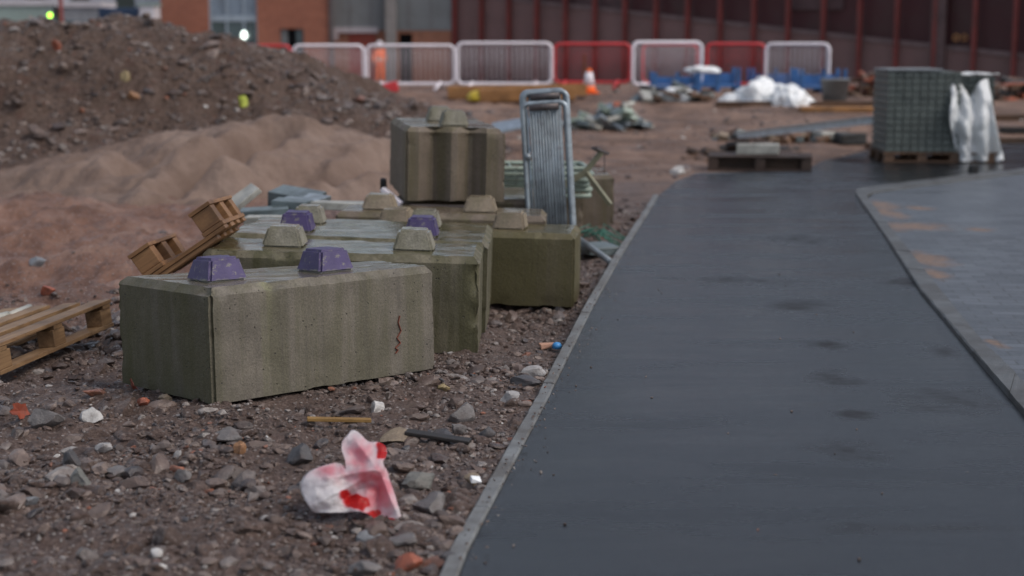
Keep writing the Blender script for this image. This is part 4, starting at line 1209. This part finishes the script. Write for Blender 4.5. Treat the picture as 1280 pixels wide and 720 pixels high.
# ---------------------------------------------------------------- middle distance clutter
# long galvanised channel resting on rubble
a = G(922, 177) + Vector((0, 0, .13)); b = PY(1106, 144, 20.6)
e = empty('steel_channel', a, label='long galvanised steel channel slanting from the rubble to the paving pack', cat='steel channel')
m = MB(); d = b - a
m.bar(Vector((0, 0, 0)), d, .13, .012); m.bar(Vector((0, -.06, -.045)), d + Vector((0, -.06, -.045)), .010, .09); m.bar(Vector((0, .06, -.045)), d + Vector((0, .06, -.045)), .010, .09)
m.build('channel_body', weathered('pale_zinc', (.55, .60, .62), .45, 0, .15, 5), e)
tag(MB().box(-.2, .25, -.15, .2, 0, .17, jit=.03).build('concrete_lump', M['paleslab'], None, .03, loc=G(1036, 178), rot=(0, .1, .3)), 'white topped concrete lump under the slanting steel channel', 'concrete lump')
tag(MB().box(-.2, .2, -.15, .2, 0, .16, jit=.03).build('rubber_block', M['rubber'], None, .02, loc=G(1062, 180), rot=(0, 0, .2)), 'black rubber block right of the white topped lump', 'rubber block')
for px, py, L, mt, lab, yw in ((1084, 186, .55, 'plankbr', 'stub of brown timber beside the paving pack', 3), (895, 133, 3.2, 'plankbr', 'long brown plank lying on the earth below the white polythene heap', -2), (1000, 140, 3.0, 'plankor', 'long orange plank lying beyond the steel channel', 3), (1240, 180, 2.6, 'plankbr', 'pale brown timber sleeper at the right edge behind the asphalt', -3), (1236, 150, 2.6, 'plankbr', 'upper brown plank at the right edge of the yard', 4), (1250, 166, 1.8, 'plankdk', 'dark plank at the right edge between two brown ones', -6)):
    p = G(px, py)
    tag(MB().box(0, L, -.1, .1, 0, .09, jit=.01).build('plank', M[mt], None, .008, loc=p, rot=(0, 0, R(yw))), lab, 'plank')
# orange boards on the ridge
for k, (px, py, w, lab) in enumerate([(560, 123, 172, 'long orange board lying below the white barriers'), (600, 127, 118, 'shorter orange board in front of the long one below the barriers')]):
    p = G(px, py); sc = p.y / F
    tag(MB().box(0, w * sc, -.12, .12, 0, .24, jit=.008).build('timber_board', M['plankor'], None, .01, loc=p, rot=(0, R(-1), R(-2))), lab, 'timber board')
p = G(597, 125) + Vector((0, -.35, .0)); tag(MB().lathe([(.20, 0), (.22, .05), (.17, .14), (.06, .19)], 12).build('yellow_cap', M['yellow'], None, loc=p), 'small yellow plastic dome in front of the orange boards', 'plastic dome')
# debris heap (grey-green broken stuff)
def heap(name, px0, px1, py, mats, label, n, hmax, seed, size=(.12, .5)):
    rr = random.Random(seed); ms = [MB() for _ in mats]
    pa, pb = G(px0, py), G(px1, py)
    for k in range(n):
        t = rr.random(); c = pa.lerp(pb, t) + Vector((0, rr.uniform(-.1, .7), 0)); zz = gz(c.x, c.y) + rr.uniform(0, hmax) * (1 - abs(2 * t - 1) ** 2)
        L = rr.uniform(*size); Mx = Matrix.Translation((c.x, c.y, zz)) @ Euler((rr.uniform(-.5, .5), rr.uniform(-.6, .6), rr.uniform(0, 6.28))).to_matrix().to_4x4()
        ms[k % len(ms)].box(-L / 2, L / 2, -rr.uniform(.05, .14), rr.uniform(.04, .14), 0, rr.uniform(.03, .10), Mx)
    b = bmesh.new()
    o = ms[0]; cnt = [len(o.f)]
    for x in ms[1:]: o.add(x.v, x.f); cnt.append(len(x.f))
    ob = o.build(name, [M[q] if isinstance(q, str) else q for q in mats], None, .008)
    mi = []
    for i, c in enumerate(cnt): mi += [i] * c
    ob.data.polygons.foreach_set('material_index', mi)
    tag(ob, label, 'debris heap', kind='stuff')
heap('debris_heap', 716, 808, 163, ['slate', 'paleslab', 'tealpaint', 'galvdull'], 'low heap of broken grey green slabs and pipe right of the upright steel grilles', 46, .32, 3)
heap('debris_heap', 755, 775, 158, [SM['brick']], 'patch of broken orange brick in the grey green debris heap', 8, .32, 4, (.1, .25))
heap('debris_heap', 800, 890, 128, ['slate', 'plankbr', 'paleslab', 'plankdk'], 'scattered offcuts and dark earth left of the white polythene heap', 30, .22, 5)
heap('debris_heap', 1068, 1108, 120, [SM['brick'], 'plankbr'], 'heap of reddish brick rubble left of the paving pack', 30, .45, 6, (.12, .35))
heap('debris_heap', 1235, 1330, 125, ['plankbr', 'plankdk', SM['brick']], 'brown broken timber behind the yard at the right edge', 34, .35, 7, (.2, .8))
heap('timber_heap', 862, 1008, 199, ['palletdk', 'plankbr', 'plankdk'], 'low messy heap of dark broken timber strips lying around the dark rotten pallet', 24, .05, 19, (.25, .8))
heap('debris_heap', 900, 1060, 178, ['plankbr', SM['tan'], 'slate'], 'broken stone and timber bits around the dark rotten pallet', 34, .08, 9, (.06, .22))
# plates near the raised block
p = PY(624, 158, 21); tag(MB().box(-.1, .5, -.2, .2, -.03, .0, jit=.01).build('metal_sheet', M['galv'], None, .004, loc=p, rot=(R(16), R(-10), 0)), 'pale blue metal sheet on the earth left of the upright steel grilles', 'metal sheet')
def blob(name, c, rx, ry, rz, mat, label, cat, seed, spikes=0):
    bm = bmesh.new(); bmesh.ops.create_icosphere(bm, subdivisions=5, radius=1)
    for v in bm.verts:
        q = v.co.copy(); o = Vector((seed, 0, 0))
        d = 1 + .34 * noise.noise(q * 1.6 + o) + .20 * abs(noise.noise(q * 3.6 + o)) + .08 * noise.noise(q * 9 + o)
        v.co = Vector((q.x * rx * d, q.y * ry * d, max(-.05, q.z * rz * d)))
    me = bpy.data.meshes.new(name); bm.to_mesh(me); bm.free(); me.polygons.foreach_set('use_smooth', [True] * len(me.polygons))
    return tag(link(name, me, mat, loc=c), label, cat)
p = G(948, 129); blob('polythene_heap', p, .47, .4, .42, M['whiteplas'], 'left larger bundle of crumpled white polythene in front of the blue crates', 'polythene', 3)
p = G(986, 131); blob('polythene_heap', p, .38, .36, .34, M['whiteplas'], 'right smaller bundle of crumpled white polythene beside the grey bucket', 'polythene', 8)
p = G(918, 127); blob('polythene_heap', p, .32, .3, .13, M['whiteplas'], 'flat tail of white polythene trailing left from the bundles', 'polythene', 12)
p = G(1043, 129)
e = empty('bucket', p, label='pale grey tapered bucket standing right of the white polythene', cat='bucket')
MB().lathe([(.22, 0), (.27, .42), (.285, .42), (.285, .45), (.25, .45), (.22, .1)], 20).build('bucket_body', M['grey'], e)
# blue crates
def blue_crate(px, py, w, h, lab, yaw=0):
    p = G(px, py); p.y += 1.2; p.z = gz(p.x, p.y); sc = p.y / F
    e = empty('blue_crate', p, rz=yaw, label=lab, cat='crate', group='blue plastic crates behind the barriers')
    L = w * sc; H = h * sc; D = .8
    m = MB(); m.box(0, L, 0, D, .10, .15)
    for x in (0, L / 2 - .05, L - .1): m.box(x, x + .1, 0, D, 0, .099)
    m.build('base', M['bluepl'], e, .01)
    for k, (x, y) in enumerate(((0, 0), (L - .08, 0), (0, D - .08), (L - .08, D - .08), (L / 2 - .04, 0))): MB().box(x, x + .08, y, y + .08, .151, H).build('corner_post', M['bluepl'], e, .01)
    MB().box(.08, L - .08, D - .05, D - .02, .16, H * .75).build('side_panel', M['bluepl'], e, .01)
    MB().box(.08, L - .08, .02, .05, .16, H * .35).build('side_panel', M['bluepl'], e, .01)
for a_ in ((823, 120, 60, 26, 'leftmost blue plastic crate, behind the third white barrier'), (878, 118, 56, 30, 'blue plastic crate behind the red barrier left of the polythene'), (950, 119, 60, 30, 'blue plastic crate directly behind the white polythene bundles'), (1014, 121, 58, 30, 'rightmost blue plastic crate, beside the grey bucket')):
    blue_crate(*a_)
# white wrap lying over the crates
p = G(880, 117) + Vector((0, .4, .45)); blob('white_sacks', p, .34, .25, .09, M['whiteplas'], 'white sacks lying on the blue crate behind the red barrier', 'sacks', 21)
p = G(845, 124); blob('white_sacks', p, .40, .25, .20, M['whiteplas'], 'small white sack slumped at the foot of the third white barrier', 'sack', 27)
# cone and post
p = G(736, 117) + Vector((0, 0, 0))
e = empty('traffic_cone', p, label='white and orange traffic cone by the orange boards under the red barrier', cat='traffic cone')
MB().box(-.2, .2, -.2, .2, 0, .04).build('cone_base', M['orangehv'], e, .01)
MB().lathe([(.15, .041), (.125, .15)], 14).build('cone_skirt', M['orangehv'], e)
MB().lathe([(.125, .1505), (.07, .43)], 14).build('cone_sleeve', M['whitemetal'], e)
MB().lathe([(.07, .4305), (.035, .5)], 14).build('cone_tip', M['orangehv'], e)
p = G(731, 113); tag(MB().box(-.05, .05, -.05, .05, 0, .78).build('timber_post', M['plankbr'], None, .006, loc=p + Vector((0, .5, 0))), 'short brown timber post standing behind the traffic cone', 'post')

# ---------------------------------------------------------------- pedestrian barriers on the ridge
def barrier(x0, x1, mat, label, ybase=110, ytop=54, dyaw=0.0, group='white barriers', Yoff=0.0, feet=True, barmat=None):
    
    pa = G(x0, ybase + 1.5); Y = 33.0 + Yoff
    A = PY(x0, 100, Y); sc = Y / F
    w = (x1 - x0) * sc / math.cos(dyaw)
    zb = PY(x0, ybase, Y).z; zt = PY(x0, ytop, Y).z
    e = empty('pedestrian_barrier', (A.x, Y, zb), rz=dyaw, label=label, cat='barrier', group=group)
    H = zt - zb
    MB().tube(rrect(.03, w - .03, .12, H, .13, 6), .036, 10, True).build('frame', mat, e)
    m = MB(); nb = int(w / .11)
    for k in range(nb): x = .12 + (w - .24) * k / (nb - 1); m.tube([(x, 0, .13), (x, 0, H - .01)], .009, 6)
    m.build('infill_bars', mat, e)
    if feet:
        for x in (w * .17, w * .83):
            f = MB(); f.tube([(x - .12, -.28, .0), (x, 0, .15), (x + .03, .25, .0)], .035, 8); f.build('foot', mat, e)
    return e
WB = 'white pedestrian barriers along the ridge'; RB = 'red pedestrian barriers along the ridge'
barrier(366, 456, M['whitemetal'], 'leftmost white barrier, its left half sunk behind the spoil mound', 112, 57, group=WB)
barrier(457, 569, M['whitemetal'], 'white barrier with the orange clad worker seen through it', 112, 57, group=WB)
barrier(570, 690, M['whitemetal'], 'white barrier above the long orange board, widest of the row', 112, 54, group=WB)
barrier(691, 788, M['redmetal'], 'red barrier between two white ones, behind the traffic cone', 110, 55, group=RB, Yoff=.5)
barrier(789, 880, M['whitemetal'], 'white barrier angled in front of the leftmost blue crate', 113, 53, R(14), group=WB, Yoff=-.3)
barrier(801, 872, M['redmetal'], 'red barrier showing through the angled white one', 110, 56, group=RB, Yoff=1.2)
barrier(881, 956, M['redmetal'], 'red barrier behind the tail of white polythene', 112, 55, group=RB, Yoff=.6)
barrier(955, 1033, M['whitemetal'], 'rightmost white barrier, above the white polythene bundles', 116, 55, R(-12), group=WB)
barrier(300, 365, M['redmetal'], 'red barrier half hidden behind the spoil mound at far left of the row', 112, 57, group=RB, Yoff=.6)
p = PY(478, 113, 32.2); tag(MB().box(-.35, .35, -.12, .12, -.1, .12, jit=.02).build('barrier_foot', M['redmetal'], None, .02, loc=p, rot=(0, R(-14), 0)), 'loose red plastic foot lying under the barrier in front of the worker', 'barrier foot')

# ---------------------------------------------------------------- worker
def person():
    Y = 60.0; p = PY(475, 104, Y); H = 50.5 * Y / F
    base = Vector((p.x, Y, p.z)); s = H / 1.78
    e = empty('person', base, rz=R(15), label='person in orange work clothes and a white helmet standing beyond the white barrier', cat='person')
    def skin(name, verts, edges, rad, mat, parent):
        me = bpy.data.meshes.new(name); me.from_pydata([tuple(Vector(v) * s) for v in verts], edges, [])
        o = link(name, me, mat, parent)
        md = o.modifiers.new('skin', 'SKIN')
        for i, r in enumerate(rad): me.skin_vertices[0].data[i].radius = (r[0] * s, r[1] * s)
        me.skin_vertices[0].data[0].use_root = True
        sub = o.modifiers.new('sub', 'SUBSURF'); sub.levels = 2; sub.render_levels = 2
        return o
    v = [(0, 0, .98), (0, 0, 1.18), (0, .01, 1.38), (0, .0, 1.50), (0, -.02, 1.60), (0, -.02, 1.70),
         (.10, 0, .90), (.115, -.02, .50), (.12, .02, .09), (.13, -.12, .04),
         (-.10, 0, .90), (-.115, .02, .50), (-.13, .06, .09), (-.14, -.08, .04),
         (.19, 0, 1.40), (.25, .02, 1.13), (.22, -.12, .92), (.21, -.18, .86),
         (-.19, 0, 1.40), (-.26, .02, 1.13), (-.24, -.10, .90), (-.23, -.15, .83)]
    ed = [(0, 1), (1, 2), (2, 3), (3, 4), (4, 5), (0, 6), (6, 7), (7, 8), (8, 9), (0, 10), (10, 11), (11, 12), (12, 13), (2, 14), (14, 15), (15, 16), (16, 17), (2, 18), (18, 19), (19, 20), (20, 21)]
    me_r = [(.15, .11), (.15, .11), (.17, .11), (.06, .06), (.085, .095), (.08, .09), (.10, .10), (.07, .07), (.05, .05), (.045, .035), (.10, .10), (.07, .07), (.05, .05), (.045, .035), (.065, .065), (.05, .05), (.036, .036), (.035, .025), (.065, .065), (.05, .05), (.036, .036), (.035, .025)]
    body = skin('body', v, ed, me_r, M['skin'], e)
    jv = [(0, 0, .92), (0, 0, 1.18), (0, .01, 1.38), (0, 0, 1.46), (.19, 0, 1.40), (.25, .02, 1.13), (.22, -.11, .94), (-.19, 0, 1.40), (-.26, .02, 1.13), (-.24, -.09, .92)]
    je = [(0, 1), (1, 2), (2, 3), (2, 4), (4, 5), (5, 6), (2, 7), (7, 8), (8, 9)]
    skin('jacket', jv, je, [(.185, .14), (.18, .135), (.20, .135), (.09, .08), (.085, .085), (.07, .07), (.055, .055), (.085, .085), (.07, .07), (.055, .055)], M['orangehv'], e)
    tv = [(0, 0, .97), (.10, 0, .88), (.115, -.02, .50), (.12, .02, .10), (-.10, 0, .88), (-.115, .02, .50), (-.13, .06, .10)]
    skin('trousers', tv, [(0, 1), (1, 2), (2, 3), (0, 4), (4, 5), (5, 6)], [(.16, .12), (.12, .12), (.09, .09), (.075, .075), (.12, .12), (.09, .09), (.075, .075)], M['orangehv'], e)
    h = MB().lathe([(.125 * s, 1.70 * s), (.12 * s, 1.74 * s), (.10 * s, 1.79 * s), (.06 * s, 1.825 * s), (.01 * s, 1.835 * s)], 16, (0, -.02 * s, 0))
    h.lathe([(.15 * s, 1.69 * s), (.152 * s, 1.70 * s)], 16, (0, -.04 * s, 0)); h.build('helmet', M['whitemetal'], e)
    MB().lathe([(.197 * s, 1.02 * s), (.197 * s, 1.07 * s)], 20).build('reflective_band', M['reflect'], e)
person()

# ---------------------------------------------------------------- buildings
def wall_with_openings(m, x0, x1, y0, y1, z0, z1, ops):
    xs = sorted({x0, x1, *[o[0] for o in ops], *[o[1] for o in ops]})
    for a, b in zip(xs, xs[1:]):
        cur = z0
        for o in sorted([o for o in ops if o[0] < b - 1e-6 and o[1] > a + 1e-6], key=lambda o: o[2]):
            if o[2] > cur: m.box(a, b, y0, y1, cur, o[2])
            cur = o[3]
        if cur < z1: m.box(a, b, y0, y1, cur, z1)
Y1 = 64.0
bx = lambda px, Y=Y1: (px - 640) / F * Y
bz = lambda py, Y=Y1: PY(640, py, Y).z
GB = -.7
# brick building on the left
o0 = Vector((bx(208), Y1, GB)); e = empty('brick_building', o0, label='orange brick building with a tall blue glazed opening, left of the grey panelled one', cat='building')
L = bx(415) - o0.x
w0, w1 = bx(267) - o0.x, bx(326) - o0.x; d0, d1 = bx(354) - o0.x, bx(383) - o0.x
zt = 8.0
m = MB(); wall_with_openings(m, 0, L, 0, .3, 0, zt, [(w0, w1, 0.25, 5.8), (d0, d1, 0, bz(36) - GB)])
m.box(0, .3, .301, 14, 0, zt); m.box(L - .3, L, .301, 14, 0, zt); m.box(.301, L - .301, 13.7, 14, 0, zt)
m.build('wall', M['brick'], e)
MB().box(-.15, L + .0, -.15, 14.1, zt + .003, zt + .35).build('roof', M['clad'], e)
fr = empty('window', (w0, .12, 0)); fr.parent = e
zr = bz(23) - GB
MB().box(0, w1 - w0, .02, .06, zr, 5.8).build('upper_panel', M['bluepanel'], fr)
MB().box(0, w1 - w0, .02, .06, .25, zr - .002).build('glass_pane', M['glass'], fr)
m = MB(); ww = w1 - w0
for x in (0, ww * .34, ww * .70, ww - .07): m.box(x, x + .07, -.04, .018, .25, 5.8)
m.box(0, ww, -.045, -.041, zr - .12, zr + .12); m.box(0, ww, -.045, -.041, zr + 1.5, zr + 1.6); m.build('mullions', M['frame'], fr)
MB().box(d0, d1, .18, .22, 0, bz(36) - GB).build('door', M['black'], e)  # black sheet stands in for the dark inside of the open doorway
MB().box(d0 + .02, d0 + .3, .10, .17, 0, bz(37) - GB).build('door_leaf', M['clad'], e)
MB().box(d1 - .32, d1 - .02, .10, .17, 0, bz(37) - GB).build('door_leaf', M['glass'], e)
MB().box(L + .003, L + .14, -.1, .3, 0, zt).build('corner_trim', M['galvdark'], e)
# lit lamp behind the glazing
p = PY(305, 44, Y1 - .25); e2 = empty('wall_lamp', p, label='bright white lamp in front of the blue glazed opening of the brick building', cat='lamp')
MB().lathe([(.02, -.16), (.10, -.12), (.13, 0), (.08, .13), (.02, .18)], 14).build('lamp_glass', mat_emit('white_lamp_glow', (.85, 1, .92), 2.2), e2)
MB().box(-.05, .05, .0, .35, .16, .22).build('bracket', M['galvdull'], e2)

# grey panelled middle building
Y2 = 65.0
o0 = Vector((bx(416, Y2), Y2, GB)); e = empty('panelled_building', o0, label='building with grey upper panels over a brick base and a red door', cat='building')
L = bx(572, Y2) - o0.x; f = lambda px: bx(px, Y2) - o0.x; zz = lambda py: bz(py, Y2) - GB
m = MB(); wall_with_openings(m, 0, L, 0, .3, 0, zz(38), [(f(438), f(472), 0, zz(40)), (f(501), f(517), 0, zz(42))]); m.build('brick_base', weathered('orange_brown_brickwork', (.27, .115, .07), .8, 0, .15, .8), e)
MB().box(0, L, -.02, 13, zz(38) + .003, 8.2).build('upper_wall', M['clad'], e)
m = MB()
for px in (440, 466, 512, 540): m.box(f(px), f(px) + .03, -.03, -.022, zz(38) + .05, 8.2)
m.build('panel_joints', M['galvdark'], e)
MB().box(f(485), f(498), -.5, -.12, 0, 8.2).build('column', M['column'], e, .02)
MB().box(f(416), f(475), -.12, -.03, zz(41), zz(34)).build('lintel', M['lintel'], e)
MB().box(f(417), f(426), -.14, -.121, zz(50), zz(34)).build('lintel_end', M['lintel'], e)
dr = MB().box(f(438), f(472), .15, .2, 0, zz(41)).build('door', M['reddoor'], e)
MB().box(f(501), f(517), .2, .25, 0, zz(42)).build('door', M['black'], e)
MB().box(0, L, -.4, -.002, 0, .35).build('plinth', M['slate'], e)

# long maroon hall receding to the right
A = Vector((-2.39, 65.0, GB)); B = Vector((16.96, 51.9, GB)); dv = (B - A).normalized(); yaw = math.atan2(dv.y, dv.x); sp = (B - A).length / 17
e = empty('steel_framed_hall', A, rz=yaw, label='long dark maroon hall with a row of red steel posts, filling the right background', cat='building')
LL = sp * 27
def hz(px, py):           # local (s, z) of a pixel on the front plane
    a = (px - 640) / F; t = (A.x - a * A.y) / (a * dv.y - dv.x)
    Y = A.y + dv.y * t; return t, PY(px, py, Y).z - GB
MB().box(-.2, LL, .35, 18, 0, 9.5).build('wall', M['maroon'], e)
s0, z0 = hz(572, -9); s1, z1 = hz(714, 7); s2, z2 = hz(1070, 47); s3, z3 = hz(1280, 70)
m = MB(); pts_ = [(0, z0), (s1, z1), (s2, z2), (s3, z3), (LL, max(.8, z3 - .8))]
vs = []; fs = []
for (s, z) in pts_: vs += [(s, .12, .75), (s, .12, z), (s, .34, .75), (s, .34, z)]
for k in range(len(pts_) - 1):
    a = 4 * k; b = a + 4
    fs += [(a, b, b + 1, a + 1), (a + 1, b + 1, b + 3, a + 3), (a + 2, a + 3, b + 3, b + 2), (a, a + 2, b + 2, b)]
m.add(vs, fs); m.build('sloping_parapet', M['brownclad'], e)
m = MB()
vs = []; fs = []
for (s, z) in pts_: vs += [(s, .06, z - .10), (s, .06, z + .06), (s, .115, z - .10), (s, .115, z + .06)]
for k in range(len(pts_) - 1):
    a = 4 * k; b = a + 4; fs += [(a, b, b + 1, a + 1), (a + 1, b + 1, b + 3, a + 3), (a, a + 2, b + 2, b)]
m.add(vs, fs); m.build('parapet_cap', weathered('pinkish_capping', (.17, .115, .115), .6), e)
MB().box(0, LL, .10, .34, 0, .74).build('plinth', M['maroon'], e)
for k in range(28):
    s = k * sp
    pst = MB().box(s - .065, s + .065, -.16, .04, 0, 9.4).build('post', M['redpost'], e)
sA, _ = hz(1166, 50); MB().box(sA - .25, sA + .25, -.12, .05, 0, 9.4).build('wide_column', weathered('brown_column', (.10, .06, .06), .6), e)
sA, zA = hz(1193, 47); m = MB(); m.tube([(sA - .14 + .1 * math.cos(a * .7), -.02, zA + .1 * math.sin(a * .7)) for a in range(9)], .03, 6, True); m.tube([(sA + .14 + .1 * math.cos(a * .7), -.02, zA + .1 * math.sin(a * .7)) for a in range(9)], .03, 6, True)
m.build('ring_fittings', M['plankor'], e)
M['dimbrown'] = weathered('dim_brown_panel', (.085, .045, .048), .6)
for s_ in (s1, s2 - 3): MB().box(s_, s_ + 2.2, .25, .349, 3.4, 6.5).build('upper_panel', M['dimbrown'], e)
# yellow-green strip lights etc are left out; left background
Y3 = 78.0
def site_cabin(px0, px1, pytop, lab, mat, trim):
    o0 = Vector((bx(px0, Y3), Y3, GB)); L = bx(px1, Y3) - o0.x; zt = bz(pytop, Y3) - GB
    e = empty('site_cabin', o0, label=lab, cat='cabin')
    m = MB(); m.box(0, L, 0, 2.8, 0, zt); m.build('wall', mat, e)
    MB().box(-.1, L + .1, -.1, 2.9, zt + .003, zt + .3).build('roof', trim, e)
    MB().box(0, L, -.05, -.003, 1.7, 2.15).build('white_band', trim, e)
    for k in range(2):
        x = L * (.25 + .42 * k); w_ = MB().box(x, x + .9, -.04, -.006, 2.2, 3.0).build('window', M['glass'], e)
site_cabin(-60, 76, 7, 'pale green site cabin at the far left behind the mound', M['cabin'], M['cabinw'])
site_cabin(82, 133, 9, 'grey white site cabin right of the dark red pole', weathered('grey_cabin', (.28, .29, .31), .5), M['cabinw'])
# block of buildings behind the cabins
o0 = Vector((-44, 96, GB)); e = empty('distant_building', o0, label='green and brown low building rising behind the site cabins', cat='building')
MB().box(0, 26, 0, 12, 0, 7.5).build('wall', weathered('dark_teal_wall', (.045, .06, .055), .6), e)
M['palewin'] = weathered('pale_window_strip', (.38, .42, .48), .4)
for k in range(9): MB().box(1 + k * 2.8, 2.6 + k * 2.8, -.06, -.003, 4.4, 5.6).build('window', M['palewin'], e)
MB().box(-.2, 26.2, -.3, 12.2, 7.503, 8.0).build('roof', M['galvdark'], e)
o0 = Vector((-19.2, 90, GB)); e = empty('distant_building', o0, label='dark brown building glimpsed between the container and the brick building', cat='building')
MB().box(0, 9, 0, 8, 0, 8.5).build('wall', weathered('dark_brown_wall', (.05, .035, .035), .6), e); MB().box(-.2, 9.2, -.2, 8.2, 8.503, 8.8).build('roof', M['galvdark'], e)
# navy container with a white notice
Yc = 62.0; o0 = Vector((bx(131, Yc), Yc, GB)); e = empty('container', o0, label='navy blue container with a pale square notice, left of the brick building', cat='container')
L = bx(180, Yc) - o0.x; zt = bz(10, Yc) - GB
MB().box(0, L, 0, 5, .1, zt).build('container_body', M['navy'], e, .03)
m = MB()
for k in range(12): m.box(.05 + k * L / 12, .05 + k * L / 12 + .05, -.03, -.002, .2, zt - .1)
m.build('ribs', M['navy'], e)
MB().box(bx(149, Yc) - o0.x, bx(161, Yc) - o0.x, -.05, -.032, bz(29, Yc) - GB, bz(17, Yc) - GB).build('notice', M['cabinw'], e)
# white portable toilet
o0 = Vector((bx(189, Yc), Yc - 1, GB)); e = empty('portable_toilet', o0, label='white portable toilet with green panels right beside the brick building', cat='portable toilet')
L = bx(207, Yc) - o0.x; zt = bz(8, Yc) - GB
MB().box(0, L, 0, 1.1, 0, zt).build('cubicle', M['cabinw'], e, .03)
MB().box(.05, L - .05, -.03, -.003, zt - .75, zt - .5).build('vent_panel', M['cabin'], e)
MB().box(.08, L - .08, -.04, -.003, zt - 1.25, zt - .85).build('door_panel', M['bluepanel'], e)
MB().box(-.05, L + .05, -.05, 1.15, zt + .003, zt + .1).build('roof', M['cabin'], e)
# dark red pole
p = PY(77.5, 40, 50); tag(MB().tube([(0, 0, 0), (0, 0, 5.2)], .075, 10).build('pole', M['redpost'], None, loc=(p.x, p.y, GB)), 'tall dark red pole standing behind the mound at far left', 'pole')
# dark parked van behind the mound with a lime green beacon
Yv = 56.0; o0 = Vector((bx(50, Yv), Yv, GB)); e = empty('parked_car', o0, label='dark teal car parked behind the crest of the mound at far left', cat='car')
L = bx(102, Yv) - o0.x; zt = bz(25, Yv) - GB
m = MB(); k_ = [(0, .35), (0, zt * .58), (.12, zt * .62), (.28, zt), (L - .28, zt), (L - .12, zt * .62), (L, zt * .58), (L, .35)]
nn = len(k_); vs = [(x, 0, z) for x, z in k_] + [(x, 3.6, z) for x, z in k_]
m.add(vs, [tuple(range(nn)), tuple(range(2 * nn - 1, nn - 1, -1))] + [(i, i + nn, (i + 1) % nn + nn, (i + 1) % nn) for i in range(nn)])
m.build('body', weathered('dark_teal_paint', (.015, .04, .045), .3), e, .05)
MB().box(.32, L - .32, -.02, -.003, zt * .66, zt * .92).build('rear_window', M['glass'], e)
for x in (.05, L - .30): MB().box(x, x + .25, .3, .9, 0, .6).build('wheel', M['rubber'], e, .08)
for x in (.03, L - .23): MB().box(x, x + .2, -.03, -.003, zt * .45, zt * .55).build('tail_light', M['redmetal'], e)
p = PY(62.5, 19, 50); e = empty('signal_lamp', p, label='round lime green lamp shining above the dark car at far left', cat='lamp')
MB().lathe([(.01, -.075), (.055, -.05), (.075, 0), (.055, .05), (.01, .075)], 14).build('lamp_glass', mat_emit('lime_lamp_glow', (.45, 1, .06), 3.2), e)
MB().tube([(0, .0, -.08), (0, .0, -(p.z - GB))], .03, 8).build('lamp_post', M['galvdark'], e)

# render settings
S.render.engine = 'CYCLES'
